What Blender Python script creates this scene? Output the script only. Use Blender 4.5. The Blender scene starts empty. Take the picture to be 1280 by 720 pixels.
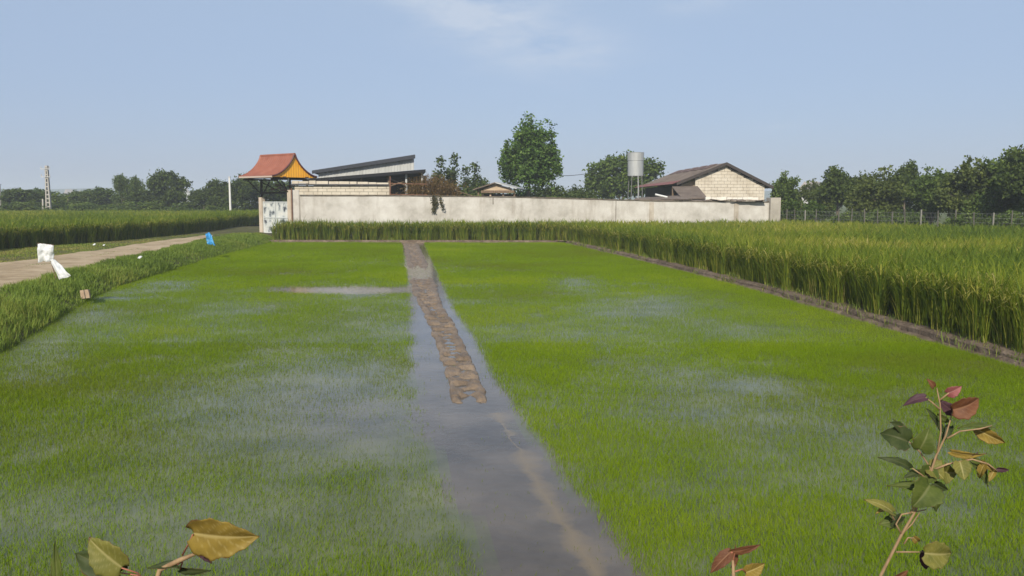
import bpy, bmesh, math, random
import numpy as np
from mathutils import Vector, Matrix

random.seed(7)
RNG = np.random.default_rng(11)
scene = bpy.context.scene
COL = scene.collection
R = math.radians

# ------------------------------------------------------------------ camera
CAM_H, FPX, PITCH = 2.2, 1065.0, math.atan(110 / 1065.0)
cam_d = bpy.data.cameras.new('camera')
cam = bpy.data.objects.new('camera', cam_d)
COL.objects.link(cam)
cam.location = (0, 0, CAM_H)
cam.rotation_euler = (math.pi / 2 - PITCH, 0, 0)
cam_d.sensor_width = 36
cam_d.lens = 36 * FPX / 1280
cam_d.clip_start, cam_d.clip_end = 0.05, 9000
scene.camera = cam

# ------------------------------------------------------------------ sky and sun
SUN_EL, SUN_AZ = R(33), R(190)          # azimuth clockwise from +Y (behind the camera, a little to the left)
SKY_STRENGTH, SUN_STRENGTH = 0.085, 3.4
world = bpy.data.worlds.new('World')
scene.world = world
world.use_nodes = True
wn, wl = world.node_tree.nodes, world.node_tree.links
bg = wn['Background']
sky = wn.new('ShaderNodeTexSky')
sky.sky_type = 'NISHITA'
sky.sun_disc = False
sky.sun_elevation = SUN_EL
sky.sun_rotation = SUN_AZ
sky.air_density, sky.dust_density, sky.ozone_density = 1.0, 1.0, 3.0
sky.altitude = 0
bg.inputs['Strength'].default_value = SKY_STRENGTH
# a few thin wisps of cloud, mixed into the sky by direction
tc = wn.new('ShaderNodeTexCoord')
def wmath(op, a, b=None, c=None):
    n = wn.new('ShaderNodeMath'); n.operation = op
    for i, v in enumerate((a, b, c)):
        if v is None: continue
        if isinstance(v, (int, float)): n.inputs[i].default_value = v
        else: wl.new(v, n.inputs[i])
    return n.outputs[0]
sep = wn.new('ShaderNodeSeparateXYZ'); wl.new(tc.outputs['Generated'], sep.inputs[0])
mp = wn.new('ShaderNodeMapping'); mp.inputs['Scale'].default_value = (5, 5, 16)
wl.new(tc.outputs['Generated'], mp.inputs[0])
nz = wn.new('ShaderNodeTexNoise'); nz.inputs['Scale'].default_value = 2.2; nz.inputs['Detail'].default_value = 7
nz.inputs['Roughness'].default_value = 0.62
wl.new(mp.outputs[0], nz.inputs['Vector'])
def lobe(dx, dz, rx, rz, amp):
    ax = wmath('DIVIDE', wmath('SUBTRACT', sep.outputs[0], dx), rx)
    az = wmath('DIVIDE', wmath('SUBTRACT', sep.outputs[2], dz), rz)
    d = wmath('ADD', wmath('MULTIPLY', ax, ax), wmath('MULTIPLY', az, az))
    return wmath('MULTIPLY', wmath('POWER', 2.718, wmath('MULTIPLY', d, -1.0)), amp)
m = lobe(-0.03, 0.20, 0.07, 0.024, 1.15)
for a in ((0.045, 0.165, 0.075, 0.024, 0.95), (-0.09, 0.232, 0.07, 0.016, 1.1), (0.2, 0.215, 0.04, 0.012, 0.5), (-0.2, 0.235, 0.05, 0.012, 0.5),
          (0.29, 0.082, 0.022, 0.005, 0.6), (0.0, 0.24, 0.1, 0.03, 0.5)):
    m = wmath('ADD', m, lobe(*a))
ramp = wn.new('ShaderNodeMapRange')
ramp.inputs['From Min'].default_value, ramp.inputs['From Max'].default_value = 0.34, 0.66
wl.new(nz.outputs['Fac'], ramp.inputs['Value'])
mm = wmath('MINIMUM', wmath('MULTIPLY', wmath('MULTIPLY', ramp.outputs[0], m), 0.75), 0.6)
mix = wn.new('ShaderNodeMix'); mix.data_type = 'RGBA'
wl.new(mm, mix.inputs['Factor'])
# humid summer air: most of the sky is an even pale blue, the clear-sky colours show through it
hz = wn.new('ShaderNodeMapRange'); hz.inputs['From Min'].default_value, hz.inputs['From Max'].default_value = 0.03, 0.22
wl.new(sep.outputs[2], hz.inputs['Value'])
hc = wn.new('ShaderNodeMix'); hc.data_type = 'RGBA'; wl.new(hz.outputs[0], hc.inputs['Factor'])
hc.inputs['A'].default_value, hc.inputs['B'].default_value = (2.45, 3.05, 4.95, 1), (3.25, 3.98, 5.3, 1)
hm = wn.new('ShaderNodeMix'); hm.data_type = 'RGBA'; hm.inputs['Factor'].default_value = 0.7
wl.new(sky.outputs[0], hm.inputs['A']); wl.new(hc.outputs['Result'], hm.inputs['B'])
wl.new(hm.outputs['Result'], mix.inputs['A'])
mix.inputs['B'].default_value = (5.0, 5.5, 6.3, 1)
wl.new(mix.outputs['Result'], bg.inputs['Color'])

sun_d = bpy.data.lights.new('sun', 'SUN')
sun_d.energy = SUN_STRENGTH
sun_d.angle = R(0.53)
sun_d.color = (1.0, 0.93, 0.80)
sun = bpy.data.objects.new('sun', sun_d)
COL.objects.link(sun)
to_sun = Vector((math.sin(SUN_AZ) * math.cos(SUN_EL), math.cos(SUN_AZ) * math.cos(SUN_EL), math.sin(SUN_EL)))
sun.rotation_euler = to_sun.to_track_quat('Z', 'Y').to_euler()
sun.location = (0, -20, 40)

vs = scene.view_settings
vs.view_transform, vs.look, vs.gamma, vs.exposure = 'Standard', 'None', 1.0, 0.6
vs.use_curve_mapping = False
scene.cycles.max_bounces = 6
scene.cycles.diffuse_bounces = 3
scene.cycles.glossy_bounces = 2
scene.cycles.transmission_bounces = 3
scene.cycles.volume_bounces = 1
scene.cycles.use_denoising = True

# ------------------------------------------------------------------ geometry of the view, for laying the place out
def ray(u, v):
    x, y = (u - 640) / FPX, (360 - v) / FPX
    c, s = math.cos(PITCH), math.sin(PITCH)
    return (x, c + y * s, -s + y * c)
def on_ground(u, v, z=0.0):
    d = ray(u, v); t = (z - CAM_H) / d[2]
    return Vector((d[0] * t, d[1] * t, z))
def at_depth(u, v, Y):
    d = ray(u, v); t = Y / d[1]
    return Vector((d[0] * t, Y, CAM_H + d[2] * t))
def project(x, y, z=0.0):
    """numpy: world points to photograph pixels"""
    c, s = math.cos(PITCH), math.sin(PITCH)
    zz = z - CAM_H
    f = y * c - zz * s
    up = y * s + zz * c
    f = np.maximum(f, 0.3)
    return 640 + FPX * x / f, 360 - FPX * up / f
VPANG = math.atan((485 - 640) / FPX)
DX, DY = math.sin(VPANG), math.cos(VPANG)          # along the paddies
EX, EY = DY, -DX                                    # across them, to the right
def fe(s, e, z=0.0): return Vector((s * DX + e * EX, s * DY + e * EY, z))

# ------------------------------------------------------------------ noise
def _hash(ix, iy, seed):
    h = (ix.astype(np.int64) * 374761393 + iy.astype(np.int64) * 668265263 + seed * 974634777) & 0x7fffffff
    h = ((h ^ (h >> 13)) * 1274126177) & 0x7fffffff
    return ((h ^ (h >> 16)) & 0xffff) / 65535.0
def vnoise(x, y, seed=0):
    x = np.asarray(x, float); y = np.asarray(y, float)
    ix, iy = np.floor(x), np.floor(y)
    fx, fy = x - ix, y - iy
    fx, fy = fx * fx * (3 - 2 * fx), fy * fy * (3 - 2 * fy)
    a, b = _hash(ix, iy, seed), _hash(ix + 1, iy, seed)
    c, d = _hash(ix, iy + 1, seed), _hash(ix + 1, iy + 1, seed)
    return (a * (1 - fx) + b * fx) * (1 - fy) + (c * (1 - fx) + d * fx) * fy
def fbm(x, y, seed=0, oct=4):
    t, a, w = 0.0, 0.5, 0.0
    for i in range(oct):
        t = t + a * vnoise(x * 2 ** i, y * 2 ** i, seed + i * 17); w += a; a *= 0.5
    return t / w
def inpoly(x, y, poly):
    inside = np.zeros(len(x), bool)
    n = len(poly)
    for i in range(n):
        x0, y0 = poly[i][0], poly[i][1]; x1, y1 = poly[(i + 1) % n][0], poly[(i + 1) % n][1]
        c = ((y0 > y) != (y1 > y)) & (x < (x1 - x0) * (y - y0) / (y1 - y0 + 1e-12) + x0)
        inside ^= c
    return inside

# ------------------------------------------------------------------ materials
MATS = {}
def material(name, base, rough=0.8, spec=0.3, ramp=None, attr=None, noise=None, bump=None, translucent=None, metallic=0.0, sheet=None):
    """ramp: colours along 'attr' (a face attribute) or along noise=(scale, detail, (sx,sy,sz)); bump=(scale,strength,distance)"""
    if name in MATS: return MATS[name]
    mt = bpy.data.materials.new(name); mt.use_nodes = True
    nt = mt.node_tree; N, L = nt.nodes, nt.links
    p = N['Principled BSDF']
    p.inputs['Base Color'].default_value = (*base, 1)
    p.inputs['Roughness'].default_value = rough
    p.inputs['Specular IOR Level'].default_value = spec
    p.inputs['Metallic'].default_value = metallic
    col = None
    if ramp:
        cr = N.new('ShaderNodeValToRGB')
        el = cr.color_ramp.elements
        while len(el) < len(ramp): el.new(0.5)
        for e, (pos, c) in zip(el, ramp): e.position = pos; e.color = (*c, 1)
        if attr:
            a = N.new('ShaderNodeAttribute'); a.attribute_name = attr
            L.new(a.outputs['Fac'], cr.inputs[0])
        else:
            t = N.new('ShaderNodeTexCoord'); mpn = N.new('ShaderNodeMapping')
            mpn.inputs['Scale'].default_value = noise[2]
            L.new(t.outputs['Object'], mpn.inputs[0])
            n = N.new('ShaderNodeTexNoise'); n.inputs['Scale'].default_value = noise[0]; n.inputs['Detail'].default_value = noise[1]
            n.inputs['Roughness'].default_value = 0.65
            L.new(mpn.outputs[0], n.inputs['Vector']); L.new(n.outputs['Fac'], cr.inputs[0])
        col = cr.outputs[0]
        L.new(col, p.inputs['Base Color'])
    if bump:
        t = N.new('ShaderNodeTexCoord')
        n = N.new('ShaderNodeTexNoise'); n.inputs['Scale'].default_value = bump[0]; n.inputs['Detail'].default_value = 6
        L.new(t.outputs['Object'], n.inputs['Vector'])
        b = N.new('ShaderNodeBump'); b.inputs['Strength'].default_value = bump[1]; b.inputs['Distance'].default_value = bump[2]
        L.new(n.outputs['Fac'], b.inputs['Height']); L.new(b.outputs[0], p.inputs['Normal'])
    if translucent:
        tr = N.new('ShaderNodeBsdfTranslucent')
        if col:
            mu = N.new('ShaderNodeMix'); mu.data_type = 'RGBA'; mu.blend_type = 'MULTIPLY'
            mu.inputs['Factor'].default_value = 1
            L.new(col, mu.inputs['A']); mu.inputs['B'].default_value = (1.15, 1.2, 0.6, 1)
            L.new(mu.outputs['Result'], tr.inputs['Color'])
        else:
            tr.inputs['Color'].default_value = (base[0] * 1.15, base[1] * 1.2, base[2] * 0.6, 1)
        mx = N.new('ShaderNodeMixShader'); mx.inputs[0].default_value = translucent
        L.new(p.outputs[0], mx.inputs[1]); L.new(tr.outputs[0], mx.inputs[2])
        L.new(mx.outputs[0], N['Material Output'].inputs['Surface'])
    MATS[name] = mt
    return mt

# ------------------------------------------------------------------ object helpers
def tag(o, label=None, cat=None, group=None, kind=None):
    if label: o['label'] = label
    if cat: o['category'] = cat
    if group: o['group'] = group
    if kind: o['kind'] = kind
    return o
def empty(name, loc, rz=0.0):
    o = bpy.data.objects.new(name, None); COL.objects.link(o)
    o.empty_display_size = 0.3
    o.location = loc; o.rotation_euler = (0, 0, rz)
    return o
def copy_tree(o, parent=None):
    c = o.copy(); COL.objects.link(c)
    c.parent = parent
    for ch in list(o.children): copy_tree(ch, c)
    return c

def link_mesh(name, me, mat, parent=None):
    o = bpy.data.objects.new(name, me); COL.objects.link(o)
    if mat:
        me.materials.append(mat)
    if parent is not None: o.parent = parent
    return o

def np_mesh(name, V, tris=None, quads=None, mat=None, parent=None, tint=None, smooth=False, attr='tint'):
    """one mesh object from numpy arrays; tint = per-face floats (tris first, then quads)"""
    me = bpy.data.meshes.new(name)
    V = np.ascontiguousarray(V, np.float32)
    me.vertices.add(len(V)); me.vertices.foreach_set('co', V.ravel())
    nt = 0 if tris is None else len(tris); nq = 0 if quads is None else len(quads)
    idx = np.concatenate([a.ravel() for a in (tris, quads) if a is not None and len(a)]).astype(np.int32)
    me.loops.add(len(idx)); me.loops.foreach_set('vertex_index', idx)
    me.polygons.add(nt + nq)
    st = np.concatenate([np.arange(nt) * 3, nt * 3 + np.arange(nq) * 4]).astype(np.int32)
    me.polygons.foreach_set('loop_start', st)
    if smooth: me.polygons.foreach_set('use_smooth', np.ones(nt + nq, bool))
    if tint is not None:
        a = me.attributes.new(attr, 'FLOAT', 'FACE')
        a.data.foreach_set('value', np.ascontiguousarray(tint, np.float32))
    me.update(calc_edges=True)
    me.validate()
    return link_mesh(name, me, mat, parent)

class MB:
    """collects boxes, tubes, sheets; build() links them as one mesh object"""
    def __init__(s): s.v, s.f = [], []
    def add(s, V, F):
        b = len(s.v); s.v += [tuple(p) for p in V]; s.f += [tuple(i + b for i in q) for q in F]; return s
    def box(s, c, size, rz=0.0, M=None):
        x, y, z = size[0] / 2, size[1] / 2, size[2] / 2
        P = [Vector((sx * x, sy * y, sz * z)) for sz in (-1, 1) for sy in (-1, 1) for sx in (-1, 1)]
        Rm = M if M is not None else Matrix.Rotation(rz, 3, 'Z')
        return s.add([Rm @ p + Vector(c) for p in P], [(0, 2, 3, 1), (4, 5, 7, 6), (0, 1, 5, 4), (2, 6, 7, 3), (0, 4, 6, 2), (1, 3, 7, 5)])
    def slab(s, quad, t):
        """four points and a thickness vector"""
        q = [Vector(p) for p in quad]; t = Vector(t)
        return s.add(q + [p + t for p in q], [(3, 2, 1, 0), (4, 5, 6, 7), (0, 1, 5, 4), (1, 2, 6, 5), (2, 3, 7, 6), (3, 0, 4, 7)])
    def tube(s, pts, rad, n=6, caps=True):
        pts = [Vector(p) for p in pts]
        if isinstance(rad, (int, float)): rad = [rad] * len(pts)
        V, F = [], []
        for i, p in enumerate(pts):
            d = (pts[min(i + 1, len(pts) - 1)] - pts[max(i - 1, 0)])
            d = d.normalized() if d.length > 1e-9 else Vector((0, 0, 1))
            a = d.orthogonal().normalized() if i == 0 else (a - d * a.dot(d)).normalized()
            b = d.cross(a)
            for k in range(n):
                t = 2 * math.pi * k / n
                V.append(p + (a * math.cos(t) + b * math.sin(t)) * rad[i])
        for i in range(len(pts) - 1):
            for k in range(n):
                k2 = (k + 1) % n
                F.append((i * n + k, i * n + k2, (i + 1) * n + k2, (i + 1) * n + k))
        if caps:
            F.append(tuple(range(n - 1, -1, -1))); F.append(tuple((len(pts) - 1) * n + k for k in range(n)))
        return s.add(V, F)
    def prism(s, poly, t):
        """polygon in space extruded by vector t"""
        q = [Vector(p) for p in poly]; n = len(q); t = Vector(t)
        F = [tuple(range(n - 1, -1, -1)), tuple(range(n, 2 * n))] + [(i, (i + 1) % n, n + (i + 1) % n, n + i) for i in range(n)]
        return s.add(q + [p + t for p in q], F)
    def grid(s, rows):
        nr, nc = len(rows), len(rows[0])
        return s.add([p for r in rows for p in r], [(i * nc + j, i * nc + j + 1, (i + 1) * nc + j + 1, (i + 1) * nc + j) for i in range(nr - 1) for j in range(nc - 1)])
    def build(s, name, mat, parent=None, origin=None, smooth=False, bevel=0, fixn=True):
        me = bpy.data.meshes.new(name)
        O = Vector(origin) if origin is not None else Vector((0, 0, 0))
        me.from_pydata([Vector(p) - O for p in s.v], [], s.f)
        if fixn:
            bm = bmesh.new(); bm.from_mesh(me); bmesh.ops.recalc_face_normals(bm, faces=bm.faces[:]); bm.to_mesh(me); bm.free()
        if smooth:
            for p in me.polygons: p.use_smooth = True
        me.update()
        o = link_mesh(name, me, mat, parent)
        if parent is None: o.location = O
        if bevel:
            md = o.modifiers.new('bevel', 'BEVEL'); md.width = bevel; md.segments = 2; md.limit_method = 'ANGLE'
        return o

def blades(P, az, length, lean, width, seg=2, droop=0.0, roll=None):
    """curved tapering grass blades. P (n,3) roots; returns V, tris, quads with faces grouped by blade"""
    n = len(P)
    dirx, diry = np.cos(az), np.sin(az)
    rl = az + np.pi / 2 if roll is None else roll
    wx, wy = np.cos(rl), np.sin(rl)
    nv = 2 * seg + 1
    V = np.empty((n, nv, 3), np.float32)
    for k in range(seg + 1):
        t = k / seg
        h = length * lean * (t ** 1.7)
        z = length * (t * np.sqrt(np.maximum(0.05, 1 - (lean * t) ** 2 * 0.55)) - droop * t ** 3)
        cx, cy, cz = P[:, 0] + dirx * h, P[:, 1] + diry * h, P[:, 2] + z
        if k == seg:
            V[:, 2 * k, 0], V[:, 2 * k, 1], V[:, 2 * k, 2] = cx, cy, cz
        else:
            w = width * (0.5 if t > 0 else 0.38) * (1 - 0.55 * t * t)
            for sgn, j in ((-1, 0), (1, 1)):
                V[:, 2 * k + j, 0] = cx + sgn * wx * w
                V[:, 2 * k + j, 1] = cy + sgn * wy * w
                V[:, 2 * k + j, 2] = cz
    base = (np.arange(n) * nv)[:, None]
    q = np.concatenate([base + np.array([[2 * k, 2 * k + 1, 2 * k + 3, 2 * k + 2]]) for k in range(seg - 1)], 0) if seg > 1 else np.zeros((0, 4), int)
    t = base + np.array([[2 * seg - 2, 2 * seg - 1, 2 * seg]])
    return V.reshape(-1, 3), t, q, n, seg
def blade_tint(tn, seg):
    return np.concatenate([tn] + [tn] * (seg - 1))
def join(parts):
    """[(V, tris, quads, tint_t, tint_q)] -> one set"""
    Vs, Ts, Qs, a, b = [], [], [], [], []
    off = 0
    for V, t, q, tt, tq in parts:
        Vs.append(V); Ts.append(t + off); Qs.append(q + off); a.append(tt); b.append(tq); off += len(V)
    return np.concatenate(Vs), np.concatenate(Ts), np.concatenate(Qs), np.concatenate(a + b)
def bl(P, az, length, lean, width, tint, seg=2, droop=0.0, roll=None):
    V, t, q, n, s = blades(P, az, length, lean, width, seg, droop, roll)
    return V, t, q, tint, np.tile(tint, seg - 1)

# =================================================================== SETTING: ground, water, mud, bank, path
GROUND = material('earth_and_far_grass', (0.10, 0.11, 0.04), 0.95, 0.1, ramp=[(0.3, (0.06, 0.075, 0.025)), (0.55, (0.10, 0.12, 0.035)), (0.75, (0.15, 0.13, 0.065))], noise=(0.15, 6, (1, 1, 1)), bump=(6, 0.4, 0.05))
g = MB().add([(-1400, -60, -0.14), (1400, -60, -0.14), (1400, 1500, -0.14), (-1400, 1500, -0.14)], [(0, 1, 2, 3)]).build('ground', GROUND)
tag(g, kind='structure')

# photograph outlines of the flooded nursery plot (pixels laid onto the ground once)
KERB = [on_ground(u, v) for u, v in ((1280, 462), (1150, 424), (1040, 391), (940, 362), (860, 341), (790, 324), (740, 312), (705, 304))]
k0 = KERB[0] + (KERB[0] - KERB[2]).normalized() * 9.5
KERB = [k0] + KERB
LEFT_EDGE = [on_ground(u, v) for u, v in ((0, 440), (45, 414), (85, 389), (118, 370), (150, 357), (200, 342), (260, 324), (320, 308), (338, 303.5))]
l0 = LEFT_EDGE[0] + Vector((-DX, -DY, 0)) * 10.5 + Vector((EX, EY, 0)) * 0.5
LEFT_EDGE = [l0] + LEFT_EDGE
PLOT = [(p.x, p.y) for p in LEFT_EDGE] + [(p.x, p.y) for p in reversed(KERB)]

MUD_C = (0.145, 0.108, 0.076)
def water_material():
    mt = bpy.data.materials.new('muddy_water'); mt.use_nodes = True
    N, L = mt.node_tree.nodes, mt.node_tree.links
    p = N['Principled BSDF']
    t = N.new('ShaderNodeTexCoord')
    n = N.new('ShaderNodeTexNoise'); n.inputs['Scale'].default_value = 1.1; n.inputs['Detail'].default_value = 7; n.inputs['Roughness'].default_value = 0.6
    L.new(t.outputs['Object'], n.inputs['Vector'])
    cr = N.new('ShaderNodeValToRGB'); el = cr.color_ramp.elements
    el[0].position, el[0].color = 0.34, (0.074, 0.062, 0.048, 1)
    el[1].position, el[1].color = 0.68, (0.145, 0.120, 0.092, 1)
    L.new(n.outputs['Fac'], cr.inputs[0])
    # straw-coloured silt lying just under the surface: a wandering streak along the near channel
    A, B = on_ground(626, 525), on_ground(752, 735)
    dn = (B - A).normalized(); LN = (B - A).length
    def mth(op, a, b=None, c=None):
        m_ = N.new('ShaderNodeMath'); m_.operation = op
        for i_, v_ in enumerate((a, b, c)):
            if v_ is None: continue
            if isinstance(v_, (int, float)): m_.inputs[i_].default_value = v_
            else: L.new(v_, m_.inputs[i_])
        return m_.outputs[0]
    sp = N.new('ShaderNodeSeparateXYZ'); L.new(t.outputs['Object'], sp.inputs[0])
    X, Y = mth('SUBTRACT', sp.outputs[0], A.x), mth('SUBTRACT', sp.outputs[1], A.y)
    al = mth('ADD', mth('MULTIPLY', X, dn.x), mth('MULTIPLY', Y, dn.y))
    ac = mth('ADD', mth('MULTIPLY', X, -dn.y), mth('MULTIPLY', Y, dn.x))
    nw = N.new('ShaderNodeTexNoise'); nw.inputs['Scale'].default_value = 3.2; nw.inputs['Detail'].default_value = 7; L.new(t.outputs['Object'], nw.inputs['Vector'])
    ac = mth('ADD', ac, mth('MULTIPLY', mth('SUBTRACT', nw.outputs['Fac'], .5), .17))
    wid = mth('MULTIPLY_ADD', mth('SUBTRACT', n.outputs['Fac'], .46), .7, .05)
    k1 = mth('SUBTRACT', 1.0, mth('DIVIDE', mth('ABSOLUTE', ac), mth('MAXIMUM', wid, .012)))
    ends = mth('MULTIPLY', mth('GREATER_THAN', al, -.3), mth('LESS_THAN', al, LN + .8))
    k1 = mth('MULTIPLY', mth('MULTIPLY', mth('MAXIMUM', k1, 0.0), ends), .5)
    sm = N.new('ShaderNodeMix'); sm.data_type = 'RGBA'; L.new(mth('MINIMUM', k1, .9), sm.inputs['Factor'])
    L.new(cr.outputs[0], sm.inputs['A']); sm.inputs['B'].default_value = (.25, .18, .085, 1)
    aa = N.new('ShaderNodeAttribute'); aa.attribute_name = 'algae'
    ag = N.new('ShaderNodeValToRGB'); ag.color_ramp.elements[0].position, ag.color_ramp.elements[1].position = .35, .68
    ag.color_ramp.elements[0].color, ag.color_ramp.elements[1].color = (.075, .095, .030, 1), (.165, .180, .075, 1)
    L.new(n.outputs['Fac'], ag.inputs[0])
    am = N.new('ShaderNodeMix'); am.data_type = 'RGBA'; L.new(mth('MULTIPLY', aa.outputs['Fac'], .85), am.inputs['Factor'])
    L.new(sm.outputs['Result'], am.inputs['A']); L.new(ag.outputs[0], am.inputs['B'])
    L.new(am.outputs['Result'], p.inputs['Base Color'])
    L.new(mth('MULTIPLY_ADD', aa.outputs['Fac'], .16, .11), p.inputs['Roughness'])
    p.inputs['Roughness'].default_value = 0.13
    p.inputs['IOR'].default_value = 1.33
    p.inputs['Specular IOR Level'].default_value = 0.5
    n2 = N.new('ShaderNodeTexNoise'); n2.inputs['Scale'].default_value = 9; n2.inputs['Detail'].default_value = 3
    L.new(t.outputs['Object'], n2.inputs['Vector'])
    b = N.new('ShaderNodeBump'); b.inputs['Strength'].default_value = 0.16; b.inputs['Distance'].default_value = 0.02
    L.new(n2.outputs['Fac'], b.inputs['Height']); L.new(b.outputs[0], p.inputs['Normal'])
    return mt
WATER = water_material()
CH_V = np.array([300, 340, 385, 430, 470, 505, 540, 580, 620, 660, 720, 900])
CH_L = np.array([500, 507, 513, 514, 514, 515, 525, 540, 556, 574, 600, 675])
CH_R = np.array([529, 547, 567, 600, 620, 643, 668, 700, 732, 762, 803, 925])
ny_, nx_ = 260, 160
PE = np.array([(p.x, p.y) for p in LEFT_EDGE]); PK = np.array([(p.x, p.y) for p in KERB])
yy_ = PE[0, 1] + (PE[-1, 1] - PE[0, 1]) * np.linspace(0, 1, ny_) ** 1.4
XL_ = np.interp(yy_, PE[:, 1], PE[:, 0]) - 1.2; XR_ = np.interp(yy_, PK[:, 1], PK[:, 0]) + .25
ww_ = np.linspace(0, 1, nx_)
GX = XL_[:, None] + (XR_ - XL_)[:, None] * ww_[None]; GY = np.repeat(yy_[:, None], nx_, 1)
V = np.stack([GX, GY, 0 * GX], -1).reshape(-1, 3)
i_, j_ = np.meshgrid(np.arange(ny_ - 1), np.arange(nx_ - 1), indexing='ij')
q = np.stack([i_ * nx_ + j_, i_ * nx_ + j_ + 1, (i_ + 1) * nx_ + j_ + 1, (i_ + 1) * nx_ + j_], -1).reshape(-1, 4)
c_ = V[q].mean(1)
uu, vv_ = project(c_[:, 0], np.maximum(c_[:, 1], 4.0)); wob_ = fbm(c_[:, 0] * 1.1, c_[:, 1] * 1.1, 55, 4) - .5
sc_ = np.clip((vv_ - 250) / 250, .1, 2)
cl, cr2 = np.interp(vv_, CH_V, CH_L) + wob_ * 60 * sc_, np.interp(vv_, CH_V, CH_R) + wob_ * 40 * sc_
plot_ = 1 - np.clip((uu - cl) / (22 * sc_) + .5, 0, 1) * np.clip((cr2 - uu) / (22 * sc_) + .5, 0, 1)
plot_ *= 1 - .75 * np.exp(-((uu - 440) / 110) ** 2 - ((vv_ - 520) / 45) ** 2)
plot_[(vv_ > 357.5) & (vv_ < 368) & (uu > 330) & (uu < 520)] = 0
wat = np_mesh('water', V, None, q, WATER, tint=plot_, attr='algae')
tag(wat, kind='structure')

# left bank, track and verge: one height profile across (e) and along (s)
LE_S = np.array([p.x * DX + p.y * DY for p in LEFT_EDGE]); LE_E = np.array([p.x * EX + p.y * EY for p in LEFT_EDGE])
def left_edge_e(s): return np.interp(s, LE_S, LE_E)
def bank_h(s, e):
    d = left_edge_e(s) - e                       # metres in from the water's edge
    h = np.interp(d, [-0.6, -0.1, 0.0, 0.35, 0.9, 1.5, 2.1, 3.5, 5.0, 7.5, 9.5, 14], [-0.2, -0.06, 0.02, 0.22, 0.36, 0.38, 0.38, 0.37, 0.36, 0.33, 0.25, 0.2])
    return h + 0.07 * (fbm(s * 0.9, e * 0.9, 5) - 0.5) * np.clip(d + 0.3, 0, 1)
def bank_sheet(s0, s1, e0f, e1f, ns, ne, dz, name, mat):
    ss = np.linspace(s0, s1, ns); V = []
    for s in ss:
        a, b = e0f(s), e1f(s)
        ee = np.linspace(a, b, ne)
        hh = bank_h(np.full(ne, s), ee) + dz
        V.append(np.stack([s * DX + ee * EX, s * DY + ee * EY, hh], 1))
    V = np.array(V).reshape(-1, 3)
    i, j = np.meshgrid(np.arange(ns - 1), np.arange(ne - 1), indexing='ij')
    q = np.stack([i * ne + j, i * ne + j + 1, (i + 1) * ne + j + 1, (i + 1) * ne + j], -1).reshape(-1, 4)
    o = np_mesh(name, V, None, q[:, ::-1], mat, smooth=True); tag(o, kind='structure'); return o
BANK = material('bank_soil', (0.1, 0.09, 0.04), 0.95, 0.1, ramp=[(0.3, (0.055, 0.062, 0.022)), (0.55, (0.10, 0.095, 0.04)), (0.75, (0.17, 0.13, 0.075))], noise=(1.2, 6, (1, 1, 1)), bump=(14, 0.6, 0.04))
PATHM = material('track_dirt', (0.3, 0.23, 0.16), 0.95, 0.1, ramp=[(0.28, (0.22, 0.160, 0.090)), (0.5, (0.40, 0.305, 0.195)), (0.72, (0.50, 0.40, 0.275))], noise=(1.3, 8, (1, 1, 1)), bump=(22, 0.6, 0.03))
bank_sheet(-3, 62, lambda s: left_edge_e(s) + 0.6, lambda s: -24.0, 180, 90, 0.0, 'bank_ground', BANK)
def path_c(s): return np.interp(s, [-3, 18, 26, 33, 39, 44, 50], [-9.0, -9.3, -9.7, -9.3, -9.3, -9.2, -9.0])
def path_w(s): return np.interp(s, [-3, 18, 26, 33, 39, 43, 46], [1.75, 1.65, 1.5, 1.15, 0.9, 0.5, 0.1]) + 0.25 * (vnoise(s * 1.1, s * 0, 3) - .5)
bank_sheet(-3, 46, lambda s: path_c(s) + path_w(s), lambda s: path_c(s) - path_w(s) * 1.05, 140, 14, 0.012, 'dirt_path', PATHM)

# embankment under the photographer
EMB = material('embankment_soil', (0.12, 0.1, 0.05), 0.95, 0.1, ramp=[(0.3, (0.06, 0.06, 0.025)), (0.7, (0.16, 0.13, 0.08))], noise=(2, 6, (1, 1, 1)), bump=(12, 0.6, 0.04))
rows = []
for y, z in ((4.0, -0.2), (3.4, 0.03), (2.6, 0.32), (1.7, 0.55), (0.9, 0.62), (-6, 0.62), (-30, 0.55)):
    rows.append([(x, y + 0.25 * math.sin(x * 1.3), z + 0.03 * math.sin(x * 2.1 + y)) for x in np.linspace(-30, 30, 61)])
o = MB().grid(rows).build('embankment', EMB, smooth=True); tag(o, kind='structure')

# right-hand mud kerb and the raised soil of the tall rice behind it
MUDK = material('kerb_mud', MUD_C, 0.9, 0.15, ramp=[(0.3, (0.075, 0.055, 0.04)), (0.5, (0.15, 0.112, 0.082)), (0.75, (0.25, 0.195, 0.145))], noise=(3.5, 8, (1, 1, 1)), bump=(18, 0.9, 0.04))
def resample(pts, step):
    out = []
    for a, b in zip(pts[:-1], pts[1:]):
        n = max(1, int((b - a).length / step))
        for i in range(n): out.append(a.lerp(b, i / n))
    return out + [pts[-1]]
edge = resample(KERB, 0.12)
far_edge = resample([KERB[-1], Vector((LEFT_EDGE[-1].x - 0.3, LEFT_EDGE[-1].y + 0.1, 0))], 0.2)
full = edge + far_edge[1:]
prof = [(-0.05, -0.06), (0.0, 0.0), (0.04, 0.045), (0.10, 0.055), (0.13, 0.03), (0.14, 0.09), (0.17, 0.12), (0.24, 0.135), (0.4, 0.13), (0.8, 0.12)]
rows = []
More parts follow.
